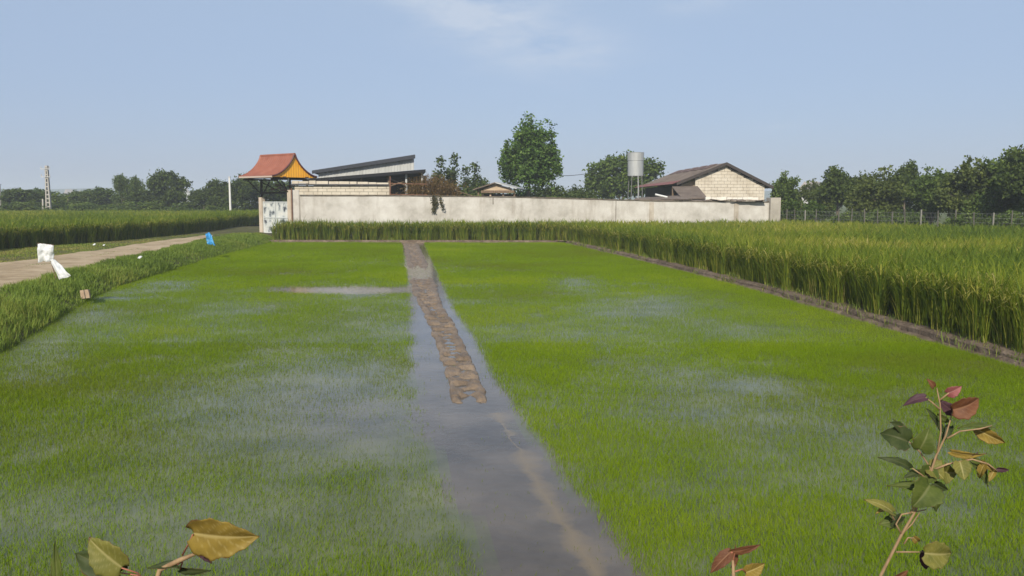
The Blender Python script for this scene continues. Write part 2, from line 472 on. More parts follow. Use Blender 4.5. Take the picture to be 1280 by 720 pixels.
for i, p in enumerate(full):
    a, b = full[max(i - 1, 0)], full[min(i + 1, len(full) - 1)]
    d = (b - a).normalized(); nrm = Vector((d.y, -d.x, 0))
    wob = 0.16 * (fbm(np.array([i * 0.11]), np.array([2.0]), 4)[0] - 0.5)
    chunk = 1.0 if vnoise(np.array([i * 0.17]), np.array([7.0]), 9)[0] > 0.38 else 0.25
    r = []
    for j, (w, z) in enumerate(prof):
        ww = w + wob
        zz = z * (1 if j > 4 else chunk) + 0.03 * (vnoise(np.array([i * 0.35]), np.array([j * 1.7]), 8)[0] - .5) * (j > 0)
        r.append(p + nrm * ww + Vector((0, 0, zz)))
    rows.append(r)
o = MB().grid(rows).build('mud_kerb', MUDK, smooth=False); tag(o, kind='structure')
RSOIL = material('rice_soil', (0.06, 0.05, 0.03), 0.95, 0.1, ramp=[(0.3, (0.03, 0.027, 0.016)), (0.7, (0.09, 0.07, 0.045))], noise=(2, 5, (1, 1, 1)))
# tall-rice ground polygon (right field + strip before the wall)
inner = []
for i in range(0, len(full), 6):
    a, b = full[max(i - 1, 0)], full[min(i + 1, len(full) - 1)]
    d = (b - a).normalized(); inner.append(full[i] + Vector((d.y, -d.x, 0)) * 0.3)
inner.append(Vector((-12.2, 44.8, 0)))
WALL_A, WALL_B = Vector((-11.65, 47.2, 0)), Vector((15.15, 50.6, 0))
RICE_R = [(p.x, p.y) for p in inner] + [(-12.2, 46.7), (WALL_B.x, WALL_B.y - 0.3), (16.4, 51.6), (24.2, 38.5), (31.0, 27.0), (40, 12), (40, 1)]
o = MB().add([(x, y, 0.10) for x, y in RICE_R], [tuple(range(len(RICE_R)))]).build('rice_ground', RSOIL); tag(o, kind='structure')

# ------------------------------------------------------------------ mud ridge in the channel, with footprints
STRIP_V = np.array([300, 320, 340, 362, 385, 412, 440, 470, 503, 512])
STRIP_L = np.array([502, 506, 508, 513, 524, 536, 546, 554, 563, 590])
STRIP_R = np.array([521, 531, 541, 549, 556, 573, 587, 600, 615, 612])
STRIP_L, STRIP_R = STRIP_L * .93 + STRIP_R * .07, STRIP_R * .93 + STRIP_L * .07
ns, ne = 760, 64
vv = 303 + (512 - 303) * (np.linspace(0, 1, ns) ** 1.9)
V = []
for v in vv:
    l, r_ = np.interp(v, STRIP_V, STRIP_L), np.interp(v, STRIP_V, STRIP_R)
    pl, pr = on_ground(l, v), on_ground(r_, v)
    t = np.linspace(-0.22, 1.22, ne)
    X = pl.x + (pr.x - pl.x) * t; Y = pl.y + (pr.y - pl.y) * t
    cross = np.clip(1 - np.abs(t - 0.5) / 0.66, 0, 1)
    tt2 = t + 0.10 * (fbm(X * 3.0, Y * 3.0, 25, 3) - .5) * 2
    cross = np.clip(1 - np.abs(tt2 - 0.5) / 0.66, 0, 1)
    prof_h = np.interp(cross, [0, 0.2, 0.28, 0.5, 0.7, 1], [-0.06, -0.02, 0.026, 0.038, 0.030, 0.026])
    endf = np.clip((510 - v) / 10, 0, 1)
    nois = 0.35 * (fbm(X * 4, Y * 4, 21, 4) - 0.5) + 0.75 * (fbm(X * 19, Y * 19, 23, 3) - 0.5)
    h = prof_h * endf - 0.05 * (1 - endf) + 0.055 * nois
    # footprints: two staggered rows of dents along the ridge
    sdist = X * DX + Y * DY
    sdist = sdist + 0.45 * (fbm(sdist * 0.9, t * 0.7, 29, 2) - .5)
    for side, ph in ((0.36, 0.0), (0.62, 0.5)):
        k = np.round(sdist / 0.62 - ph) + ph
        ds = sdist - k * 0.62
        dt = (t - side) * (pr.x - pl.x) + 0.05 * np.sin(k * 5.3)
        amp = 0.4 + 0.9 * vnoise(k * 1.7, k * 0 + side * 9, 27)
        h = h - amp * 0.068 * np.exp(-(ds / 0.13) ** 4 - (dt / 0.085) ** 4) + amp * 0.010 * np.exp(-((ds - 0.2) / 0.05) ** 2 - (dt / 0.12) ** 2)
    if 331 < v < 352:
        h = h - 0.06 * math.sin((v - 331) / 21 * math.pi)
    V.append(np.stack([X, Y, h], 1))
V = np.array(V).reshape(-1, 3)
i, j = np.meshgrid(np.arange(ns - 1), np.arange(ne - 1), indexing='ij')
q = np.stack([i * ne + j, i * ne + j + 1, (i + 1) * ne + j + 1, (i + 1) * ne + j], -1).reshape(-1, 4)
WETMUD = material('wet_mud', MUD_C, 0.55, 0.4, ramp=[(0.3, (0.11, 0.078, 0.05)), (0.55, (0.20, 0.145, 0.095)), (0.75, (0.27, 0.205, 0.145))], noise=(2.5, 7, (1, 1, 1)), bump=(30, 0.7, 0.02))
o = np_mesh('mud_ridge', V, None, q[:, ::-1], WETMUD, smooth=True); tag(o, kind='structure')
# summer haze: one even volume around the whole place
HZM = bpy.data.materials.new('summer_haze'); HZM.use_nodes = True
hn, hl = HZM.node_tree.nodes, HZM.node_tree.links
hn.remove(hn['Principled BSDF'])
pv = hn.new('ShaderNodeVolumePrincipled')
pv.inputs['Color'].default_value = (0.80, 0.86, 0.95, 1); pv.inputs['Density'].default_value = 0.0010; pv.inputs['Anisotropy'].default_value = 0.0
hl.new(pv.outputs[0], hn['Material Output'].inputs['Volume'])
o = MB().box((0, 720, 13), (2900, 1600, 29)).build('haze', HZM); tag(o, 'thin summer haze filling the air over the whole scene', kind='stuff')

# =================================================================== VEGETATION STUFF
# ------------------------------------------------------------------ seedlings
WET = [  # bare or thin places: u, v, ru, rv, amount
    (420, 480, 160, 52, 0.86), (330, 545, 190, 48, 0.75), (480, 540, 90, 45, 0.92), (470, 400, 60, 30, 0.35), (250, 500, 90, 25, 0.45),
    (727, 357, 44, 9, 0.68), (820, 384, 66, 14, 0.64), (780, 405, 120, 22, 0.32), (930, 482, 50, 14, 0.8), (905, 520, 150, 34, 0.66), (960, 600, 140, 30, 0.5),
    (830, 470, 90, 26, 0.55), (145, 374, 26, 5, .95), (205, 356, 60, 6, 0.75), (60, 440, 70, 20, 0.65), (115, 400, 60, 14, 0.55), (30, 470, 50, 16, 0.5),
    (420, 363, 85, 5, 1.0), (300, 385, 60, 8, 0.4), (370, 640, 160, 50, 0.62), (120, 640, 170, 45, 0.62), (520, 660, 70, 50, 0.5), (250, 700, 200, 40, .6), (1080, 560, 110, 26, 0.5), (1180, 640, 90, 40, 0.45),
    (690, 420, 60, 16, 0.3), (950, 415, 80, 12, 0.3)]
def seed_density(x, y):
    u, v = project(x, y)
    d = np.ones_like(x)
    n1 = fbm(x * 0.55, y * 0.55, 41, 4); n2 = fbm(x * 2.2, y * 2.2, 43, 3)
    for (a, b, ra, rb, amt) in WET:
        d = d * (1 - amt * np.exp(-((u - a + 50 * (n1 - .5)) / ra) ** 2 - ((v - b + 20 * (n1 - .5)) / rb) ** 2))
    d = d * np.clip(0.35 + 1.25 * n1 + 0.0 * n2, 0.2, 1) * np.clip(0.35 + 1.2 * n2, 0.3, 1)
    l = np.interp(v, CH_V, CH_L) + (n2 - .5) * 26 * np.clip((v - 300) / 250, 0.12, 1.2) + RNG.normal(0, 5, len(x)) * np.clip((v - 260) / 250, 0.1, 1.6)
    r = np.interp(v, CH_V, CH_R) + (n2 - .5) * 22 * np.clip((v - 300) / 250, 0.12, 1.2) + RNG.normal(0, 5, len(x)) * np.clip((v - 260) / 250, 0.1, 1.6)
    ch = (u > l) & (u < r)
    d[ch] = 0.010 * (n1[ch] > 0.5)
    stray = (u > l - 70) & (u < l) & (v > 500)
    d[stray] *= 0.55
    d *= 1 - .9 * np.exp(-((v - 362.5 - 3 * (n1 - .5)) / 4.2) ** 4) * np.clip((u - 325 - 60 * (n1 - .5)) / 40, 0, 1) * (u < 520)
    return d
plot_edge = np.array(PLOT)
def seedlings():
    parts = []
    for (y0, y1, n_m2, hgt, wid, seg) in ((3.2, 8, 9500, 0.054, 0.0034, 2), (8, 13, 7000, 0.055, 0.0042, 2), (13, 21, 4200, 0.058, 0.0062, 1), (21, 31, 2700, 0.066, 0.010, 1), (31, 46, 1700, 0.074, 0.017, 1)):
        xa, xb = -0.66 * y1 - 2.5, 0.66 * y1 + 2.5
        n = int((xb - xa) * (y1 - y0) * n_m2)
        x = RNG.uniform(xa, xb, n); y = RNG.uniform(y0, y1, n)
        keep = inpoly(x, y, PLOT) & (np.abs(x) < 0.66 * y + 2.2)
        x, y = x[keep], y[keep]
        d = seed_density(x, y)
        keep = RNG.random(len(x)) < d
        x, y, d = x[keep], y[keep], d[keep]
        n = len(x)
        az = RNG.uniform(0, 2 * np.pi, n)
        L = hgt * RNG.uniform(0.55, 1.35, n) * (0.62 + 0.5 * d)
        tint = np.clip(0.5 + 0.8 * (fbm(x * 0.35, y * 0.35, 51, 3) - .5) + 0.35 * (d - 0.5) + RNG.normal(0, 0.10, n), 0, 1)
        P = np.stack([x, y, np.full(n, -0.012)], 1)
        roll = RNG.uniform(0, 2 * np.pi, n)
        parts.append(bl(P, az, L, RNG.uniform(0.1, 0.75, n), wid * RNG.uniform(0.7, 1.3, n), tint, seg, 0.0, roll))
    V, t, q, ti = join(parts)
    mat = material('seedling_leaf', (0.1, 0.2, 0.02), 0.8, 0.04, ramp=[(0.0, (0.142, 0.150, 0.024)), (0.35, (0.150, 0.200, 0.012)), (0.65, (0.162, 0.250, 0.006)), (1.0, (0.235, 0.300, 0.014))], attr='tint', translucent=0.35)
    o = np_mesh('rice_seedlings', V, t, q, mat, tint=ti)
    tag(o, 'short bright green rice seedlings standing in the flooded plot', 'rice seedlings', kind='stuff')
seedlings()

# ------------------------------------------------------------------ tall rice
RICE_LEAF = material('rice_leaf', (0.08, 0.12, 0.02), 0.7, 0.10, ramp=[(0.0, (0.070, 0.118, 0.020)), (0.35, (0.135, 0.190, 0.022)), (0.6, (0.210, 0.248, 0.027)), (0.8, (0.29, 0.285, 0.042)), (1.0, (0.42, 0.37, 0.12))], attr='tint', translucent=0.45)
def rice_field(name, label, poly, edge_fn, zbase, near_fn, hmul=1.0):
    """edge_fn(x,y): metres in from the open edge; near_fn(x,y): density factor"""
    pts = np.array(poly); x0, y0 = pts.min(0); x1, y1 = pts.max(0)
    parts = []
    # hills of the edge rows
    sp = 0.22
    gx, gy = np.meshgrid(np.arange(x0, x1, sp), np.arange(y0, y1, sp))
    gx = gx.ravel() + RNG.uniform(-.11, .11, gx.size); gy = gy.ravel() + RNG.uniform(-.11, .11, gy.size)
    k = inpoly(gx, gy, poly); gx, gy = gx[k], gy[k]
    e = edge_fn(gx, gy)
    inview = np.abs(gx) < 0.64 * gy + 4.5
    k = (e < 1.5) & inview
    hx, hy, he = gx[k], gy[k], e[k]
    hh = hmul * (0.90 + 0.18 * fbm(hx * .8, hy * .8, 61, 3) + RNG.normal(0, .045, len(hx)))
    far = np.hypot(hx, hy)
    for (kind, per, sel) in (('leaf', 34, he < 0.6), ('leaf', 18, he >= 0.6), ('low', 16, he < 1.4), ('stem', 6, he < 0.6), ('panicle', 9, he < 0.6), ('panicle', 4, he >= 0.6)):
        bx, by, bh, fr = hx[sel], hy[sel], hh[sel], far[sel]
        n = len(bx) * per
        bx, by, bh, fr = (np.repeat(a, per) for a in (bx, by, bh, fr))
        az = RNG.uniform(0, 2 * np.pi, n)
        rr = RNG.uniform(0, 0.12, n)
        P = np.stack([bx + np.cos(az) * rr, by + np.sin(az) * rr, np.full(n, zbase)], 1)
        wf = 1 + fr / 28.0
        pat = (fbm(bx * 0.5, by * 0.5, 63, 3) - 0.5)
        if kind == 'leaf':
            P[:, 2] += bh * RNG.uniform(0.1, 0.5, n)
            L = bh * RNG.uniform(0.45, 0.8, n)
            tint = np.clip(0.42 + 0.5 * pat + RNG.normal(0, 0.15, n), 0, 0.8)
            parts.append(bl(P, az, L, RNG.uniform(0.15, 0.75, n), 0.012 * wf, tint, 3, RNG.uniform(0, 0.25, n)))
        elif kind == 'low':
            L = bh * RNG.uniform(0.35, 0.6, n)
            tint = np.clip(RNG.normal(0.5, 0.22, n), 0, 1)
            parts.append(bl(P, az, L, RNG.uniform(0.1, 0.5, n), 0.011 * wf, tint, 2))
        elif kind == 'stem':
            L = bh * RNG.uniform(0.4, 0.75, n)
            tint = np.clip(RNG.normal(0.68, 0.16, n), 0.3, 1)
            parts.append(bl(P, az, L, RNG.uniform(0.03, 0.25, n), 0.008 * wf, tint, 2, 0.0, RNG.uniform(0, 6.28, n)))
        else:
            P[:, 2] += bh * RNG.uniform(0.5, 0.72, n)
            L = bh * RNG.uniform(0.3, 0.42, n)
            tint = np.clip(RNG.normal(0.84, 0.08, n) + 0.3 * pat, 0.6, 1)
            parts.append(bl(P, az, L, RNG.uniform(0.6, 1.0, n), 0.017 * wf, tint, 4, RNG.uniform(0.35, 0.75, n)))
    # the closed canopy behind: upper leaves only
    e_all = None
    n = int((x1 - x0) * (y1 - y0) * 150)
    x = RNG.uniform(x0, x1, n); y = RNG.uniform(y0, y1, n)
    k = inpoly(x, y, poly) & (np.abs(x) < 0.64 * y + 4.5); x, y = x[k], y[k]
    e = edge_fn(x, y)
    dist = np.hypot(x, y)
    k = (RNG.random(len(x)) < near_fn(dist)) & (e > 0.9)
    x, y, dist = x[k], y[k], dist[k]; n = len(x)
    hh = hmul * (0.92 + 0.18 * fbm(x * .5, y * .5, 61, 3))
    P = np.stack([x, y, zbase + hh * RNG.uniform(0.3, 0.6, n)], 1)
    pat = fbm(x * 0.16, y * 0.16, 67, 4) - 0.5
    pan = RNG.random(n) < 0.30
    tint = np.clip(0.48 + 1.0 * pat + RNG.normal(0, 0.13, n) + np.where(pan, 0.22, 0), 0, 0.98)
    L = hh * RNG.uniform(0.38, 0.55, n)
    wf = 1 + dist / 16.0
    parts.append(bl(P, RNG.uniform(0, 6.28, n), L, RNG.uniform(0.2, 0.85, n), 0.014 * wf, tint, 2, np.where(pan, 0.3, 0.05), RNG.uniform(0, 6.28, n)))
    V, t, q, ti = join(parts)
    o = np_mesh(name, V, t, q, RICE_LEAF, tint=ti)
    tag(o, label, 'rice crop', kind='stuff')
ker = np.array([(p.x, p.y) for p in resample(inner, 1.0)])
def edge_right(x, y):
    d = np.full(len(x), 1e9)
    for cx, cy in ker: d = np.minimum(d, (x - cx) ** 2 + (y - cy) ** 2)
    return np.sqrt(d)
rice_field('rice_plants', 'tall ripening rice crop between the mud kerb and the wire fence', RICE_R, edge_right, 0.11, lambda d: np.clip(1.15 - d / 75.0, 0.4, 1))
# left field
LF = [on_ground(u, v, 0.3) for u, v in ((-240, 345), (0, 313.5), (70, 308), (140, 303), (205, 296.5), (262, 290))] + [Vector((-19.2, 60, .3)), Vector((-21.5, 84, .3))]
RICE_L = [(p.x, p.y) for p in LF] + [(-95, 86), (-95, 40), (-40, 15)]
MB().add([(x, y, 0.29) for x, y in RICE_L], [tuple(range(len(RICE_L)))]).build('field_ground', RSOIL)['kind'] = 'structure'
lf = np.array([(p.x, p.y) for p in resample(LF, 1.0)])
def edge_left(x, y):
    d = np.full(len(x), 1e9)
    for cx, cy in lf: d = np.minimum(d, (x - cx) ** 2 + (y - cy) ** 2)
    return np.sqrt(d)
rice_field('rice_plants', 'dense rice crop filling the far field left of the dirt track', RICE_L, edge_left, 0.3, lambda d: np.clip(0.75 - d / 160.0, 0.25, 1), 1.0)

# ------------------------------------------------------------------ bank grass
def bank_grass():
    parts = []
    n = 560000
    s = 2 + 46 * RNG.random(n) ** 0.9; d = RNG.uniform(-0.05, 11.5, n)
    e = left_edge_e(s) - d
    pc, pw = path_c(s), path_w(s)
    onpath = np.abs(e - pc) < pw * (0.93 + 0.3 * (fbm(s * 2, e * 2, 77, 3) - .5))
    onpath &= ~((np.abs(e - pc + .05) < .22) & (fbm(s * 1.7, e * 3, 79, 3) > .52))
    band = np.where(d < 2.3, 1.0, 0.42) * np.clip(1.35 - s / 70, 0.5, 1)
    clump = fbm(s * 1.3, e * 1.3, 71, 4)
    keep = (~onpath) & (RNG.random(n) < band * np.clip(0.2 + 1.3 * clump, 0, 1)) & (d < 9.5)
    s, d, e, clump = s[keep], d[keep], e[keep], clump[keep]
    x, y = s * DX + e * EX, s * DY + e * EY
    k = np.abs(x) < 0.66 * y + 2.5
    s, d, e, clump, x, y = (a[k] for a in (s, d, e, clump, x, y))
    n = len(x)
    tall = np.where(d < 2.3, 1.0, 0.42) * np.clip(0.25 + 1.5 * clump, 0.3, 1.3) * np.clip(1.35 - s / 60, .6, 1.2)
    L = np.interp(d, [0, .9, 1.5, 2.3, 9], [.20, .20, .13, .10, .22]) * tall * RNG.uniform(0.5, 1.2, n)
    P = np.stack([x, y, bank_h(s, e) - 0.01], 1)
    tint = np.clip(0.42 + 0.9 * (fbm(s * .5, e * .5, 73, 3) - .5) + RNG.normal(0, .15, n) + np.where(d > 4, 0.3, 0), 0, 1)
    az = RNG.uniform(0, 6.28, n)
    parts.append(bl(P, az, L, RNG.uniform(0.2, 0.85, n), 0.006 * (1 + s / 16), tint, 2, RNG.uniform(0, .2, n)))
    V, t, q, ti = join(parts)
    mat = material('bank_grass_leaf', (0.07, 0.12, 0.02), 0.75, 0.10, ramp=[(0.0, (0.12, 0.17, 0.030)), (0.4, (0.18, 0.255, 0.044)), (0.7, (0.23, 0.27, 0.05)), (1.0, (0.34, 0.28, 0.10))], attr='tint', translucent=0.35)
    o = np_mesh('bank_grass', V, t, q, mat, tint=ti)
    tag(o, 'rough green grass growing on the bank and beside the dirt track', 'grass', kind='stuff')
bank_grass()

# weeds and fallen straw along the mud kerb
n = 5200
seg_ = RNG.integers(0, len(full) - 1, n)
FP = np.array([(p.x, p.y) for p in full]); dF = FP[seg_ + 1] - FP[seg_]; dF /= np.linalg.norm(dF, axis=1)[:, None]
off_ = RNG.uniform(.02, .42, n); P2 = FP[seg_] + dF * RNG.uniform(-.1, .1, n)[:, None] + np.stack([dF[:, 1], -dF[:, 0]], 1) * off_[:, None]
keep = fbm(P2[:, 0] * .8, P2[:, 1] * .8, 83, 3) + RNG.normal(0, .06, n) > np.where(off_ > .25, .46, .56)
P2, off_ = P2[keep], off_[keep]; n = len(P2)
P = np.column_stack([P2, np.interp(off_, [0, .1, .2, .4], [.0, .04, .10, .12])])
tn = np.clip(RNG.normal(.5, .28, n), 0, 1)
V, t, q, ti = join([bl(P, RNG.uniform(0, 6.28, n), RNG.uniform(.07, .26, n), RNG.uniform(.3, 1.0, n), .006 * (1 + np.hypot(P[:, 0], P[:, 1]) / 18), tn, 2, RNG.uniform(0, .4, n))])
tag(np_mesh('kerb_weeds', V, t, q, MATS['bank_grass_leaf'], tint=ti), 'sparse weeds and straw on the mud kerb under the tall rice', 'weeds', kind='stuff')

# =================================================================== COMPOUND: wall, gate, sheds, barn, tank
PLASTER = None
def plaster_material(name, c0, c1, c2):
    mt = bpy.data.materials.new(name); mt.use_nodes = True
    N, L = mt.node_tree.nodes, mt.node_tree.links
    p = N['Principled BSDF']; p.inputs['Roughness'].default_value = 0.92; p.inputs['Specular IOR Level'].default_value = 0.15
    t = N.new('ShaderNodeTexCoord')
    def noise(scale, sc, det, seed):
        m_ = N.new('ShaderNodeMapping'); m_.inputs['Scale'].default_value = sc; m_.inputs['Location'].default_value = (seed, seed * 2, seed)
        L.new(t.outputs['Object'], m_.inputs[0])
        n_ = N.new('ShaderNodeTexNoise'); n_.inputs['Scale'].default_value = scale; n_.inputs['Detail'].default_value = det; n_.inputs['Roughness'].default_value = .65
        L.new(m_.outputs[0], n_.inputs['Vector']); return n_.outputs['Fac']
    cr = N.new('ShaderNodeValToRGB'); el = cr.color_ramp.elements
    el.new(.5)
    for e_, (q_, c_) in zip(el, ((.3, c0), (.5, c1), (.72, c2))): e_.position = q_; e_.color = (*c_, 1)
    L.new(noise(1.0, (1, 1, 1), 8, 1), cr.inputs[0])
    st = N.new('ShaderNodeValToRGB'); el = st.color_ramp.elements
    el[0].position, el[0].color = .54, (1, 1, 1, 1); el[1].position, el[1].color = .80, (.50, .44, .38, 1)
    L.new(noise(1.0, (1.7, 1.7, .28), 8, 4), st.inputs[0])
    mu = N.new('ShaderNodeMix'); mu.data_type = 'RGBA'; mu.blend_type = 'MULTIPLY'; mu.inputs['Factor'].default_value = .8
    L.new(cr.outputs[0], mu.inputs['A']); L.new(st.outputs[0], mu.inputs['B'])
    L.new(mu.outputs['Result'], p.inputs['Base Color'])
    b = N.new('ShaderNodeBump'); b.inputs['Strength'].default_value = .5; b.inputs['Distance'].default_value = .02
    L.new(noise(9, (1, 1, 1), 6, 2), b.inputs['Height']); L.new(b.outputs[0], p.inputs['Normal'])
    return mt
PLASTER = plaster_material('wall_plaster', (0.34, 0.315, 0.275), (0.48, 0.45, 0.405), (0.59, 0.565, 0.52))
BLOCK = plaster_material('pale_blocks', (0.42, 0.36, 0.28), (0.54, 0.48, 0.385), (0.62, 0.56, 0.46))
MORTAR = material('dark_mortar', (0.12, 0.10, 0.08), 0.95, 0.1, ramp=[(0.3, (0.06, 0.05, 0.04)), (0.7, (0.20, 0.17, 0.13))], noise=(4, 5, (1, 1, 1)))
DARKMETAL = material('dark_sheet_metal', (0.05, 0.05, 0.055), 0.6, 0.4, ramp=[(0.3, (0.035, 0.035, 0.04)), (0.7, (0.075, 0.07, 0.07))], noise=(2, 5, (1, 1, 1)))
GREYMETAL = material('grey_sheet_metal', (0.42, 0.43, 0.43), 0.55, 0.4, ramp=[(0.3, (0.34, 0.34, 0.33)), (0.7, (0.50, 0.50, 0.49))], noise=(1.5, 6, (2, 2, .4)))
RUST = material('rusty_steel', (0.18, 0.08, 0.045), 0.8, 0.3, ramp=[(0.3, (0.10, 0.045, 0.03)), (0.7, (0.26, 0.13, 0.075))], noise=(6, 6, (1, 1, 1)))
ETERNIT = material('weathered_brown_roof', (0.16, 0.125, 0.10), 0.9, 0.2, ramp=[(0.3, (0.10, 0.078, 0.062)), (0.5, (0.16, 0.125, 0.10)), (0.75, (0.22, 0.18, 0.15))], noise=(1.1, 7, (1, 1, 1)))
WOOD = material('old_timber', (0.16, 0.11, 0.07), 0.85, 0.2, ramp=[(0.3, (0.09, 0.06, 0.04)), (0.7, (0.24, 0.17, 0.11))], noise=(3, 6, (8, 8, 1)))
DARKIN = material('shade_dark_timber', (0.045, 0.035, 0.03), 0.9, 0.1, ramp=[(0.3, (0.03, 0.024, 0.02)), (0.7, (0.075, 0.055, 0.045))], noise=(2, 5, (1, 1, 1)))  # dark tone stands in for shade inside the shed and under eaves

# ---- boundary wall
wdir = (WALL_B - WALL_A).normalized(); wn_ = Vector((wdir.y, -wdir.x, 0)); WLEN = (WALL_B - WALL_A).length
wall_root = empty('boundary_wall', WALL_A)
tag(wall_root, 'long pale plastered boundary wall behind the tall rice', 'wall')
def wall_top(t): return np.interp(t, [0, 0.2, 0.42, 0.62, 0.75, 1], [2.42, 2.42, 2.36, 2.22, 2.12, 2.06])
mb = MB(); NSEG = 60
T = 0.2
rows_f, rows_t = [], []
for i in range(NSEG + 1):
    t = i / NSEG; b = wdir * (WLEN * t)
    z = float(wall_top(t)) + 0.025 * (float(vnoise(np.array([i * .8]), np.array([1.]), 81)[0]) - .5)
    rows_f.append([b + wn_ * (T / 2) + Vector((0, 0, -.1)), b + wn_ * (T / 2) + Vector((0, 0, z)), b - wn_ * (T / 2) + Vector((0, 0, z)), b - wn_ * (T / 2) + Vector((0, 0, -.1))])
mb.grid(rows_f); mb.add(rows_f[0], [(0, 1, 2, 3)]); mb.add(rows_f[-1], [(0, 1, 2, 3)])
mb.build('wall_body', PLASTER, wall_root)
mb = MB()
cr_ = []
for i in range(NSEG + 1):
    t = i / NSEG; b = wdir * (WLEN * t); z = float(wall_top(t)) + 0.03
    zz = 0.05 + 0.03 * (float(vnoise(np.array([i * 1.3]), np.array([5.]), 82)[0]) - .3)
    w = T / 2 + 0.035 + 0.02 * (float(vnoise(np.array([i * 1.9]), np.array([9.]), 83)[0]) - .5)
    cr_.append([b + wn_ * w + Vector((0, 0, z - .035)), b + wn_ * w + Vector((0, 0, z + zz - .03)), b - wn_ * w + Vector((0, 0, z + zz - .03)), b - wn_ * w + Vector((0, 0, z - .035)), b + wn_ * w + Vector((0, 0, z - .035))])
mb.grid(cr_); mb.build('coping', MORTAR, wall_root)
for u, w_, z0, z1 in ((769.5, .035, 0, 2.16), (616.5, .045, 1.95, 2.34)):
    X = at_depth(u, 255, 49.4).x
    t = (X - WALL_A.x) / (WALL_B.x - WALL_A.x)
    MB().box(wdir * (WLEN * t) + wn_ * (T / 2 + .003) + Vector((0, 0, (z0 + z1) / 2)), (w_, .012, z1 - z0), math.atan2(wdir.y, wdir.x)).build('joint', MORTAR, wall_root)
for u in (815, 925):
    X = at_depth(u, 255, 49.4).x
    t = (X - WALL_A.x) / (WALL_B.x - WALL_A.x)
    MB().box(wdir * (WLEN * t) + wn_ * (T / 2 + .02) + Vector((0, 0, float(wall_top(t)) / 2 - .02)), (.26, .05, float(wall_top(t)) - .06), math.atan2(wdir.y, wdir.x)).build('buttress', plaster_material('stained_plaster', (.26, .22, .175), (.40, .35, .285), (.52, .465, .385)), wall_root)
# end pillar
MB().box(wdir * (WLEN + .32) + Vector((0, 0, 1.12)), (.62, .62, 2.44), math.atan2(wdir.y, wdir.x)).build('end_pillar', plaster_material('grey_plaster', (.26, .23, .19), (.36, .33, .28), (.44, .40, .34)), wall_root)
# vine over the wall is built with the shrubs

# ---- block parapet standing on the wall, left third
def blocks(mb, a, b, z0, n_courses, h, bl_len, thick, gap=0.018, missing=0.0, top_fn=None, rng=random):
    a, b = Vector(a), Vector(b); d = (b - a); Ln = d.length; d.normalize(); rz = math.atan2(d.y, d.x)
    for c in range(n_courses):
        x = -bl_len * (0.5 if c % 2 else 0.0)
        while x < Ln:
            x0, x1 = max(0, x), min(Ln, x + bl_len - gap); x += bl_len
            if x1 - x0 < .06: continue
            zt = z0 + c * h + h - gap
            if top_fn:
                lim = min(top_fn(x0), top_fn(x1))
                if z0 + c * h > lim - .04: continue
                zt = min(zt, max(top_fn((x0 + x1) / 2), lim))
            if rng.random() < missing: continue
            zb = z0 + c * h
            mb.box(a + d * ((x0 + x1) / 2) + Vector((0, 0, (zb + zt) / 2)), (x1 - x0, thick + rng.uniform(-.012, .012), zt - zb), rz + rng.uniform(-.004, .004))
    return mb
par = empty('block_parapet', WALL_A + Vector((0, 0, 2.46))); tag(par, 'white block courses on the wall beside the gate, rusty post at the end', 'parapet')
pa0 = Vector((-.3, 0, .01)); pe = wdir * 4.85
mb = blocks(MB(), pa0, pe + Vector((0, 0, .01)), .02, 3, .17, .5, .16)
mb.build('block_course', BLOCK, par)
MB().box((pa0 + pe) / 2 + Vector((0, 0, .265)), (5.05, .10, .5), math.atan2(wdir.y, wdir.x)).build('mortar_core', MORTAR, par)
MB().box((pa0 + pe) / 2 + Vector((-.15, 0, .575)), (5.4, .46, .07), math.atan2(wdir.y, wdir.x)).build('slab', DARKMETAL, par)
rg = random.Random(3)
mb = MB(); x = -.45
while x < 4.7:
    w = rg.uniform(.25, .75)
    mb.box(wdir * (x + w / 2) + Vector((0, rg.uniform(-.05, .05), .61 + .09 - .012 * x)), (w * .95, .18, rg.uniform(.13, .21) - .01 * x), math.atan2(wdir.y, wdir.x) + rg.uniform(-.05, .05)); x += w
mb.build('loose_block', BLOCK, par, bevel=.015)
MB().tube([pe + Vector((.06, -.02, -.02)), pe + Vector((.06, -.02, 1.05))], .035, 6).build('post', RUST, par)
MB().tube([pe + Vector((.06, -.02, .65)), pe + Vector((2.1, .2, .62))], .022, 6).tube([pe + Vector((.06, -.02, .05)), pe + Vector((2.1, .2, .02))], .022, 6).build('rail', RUST, par)

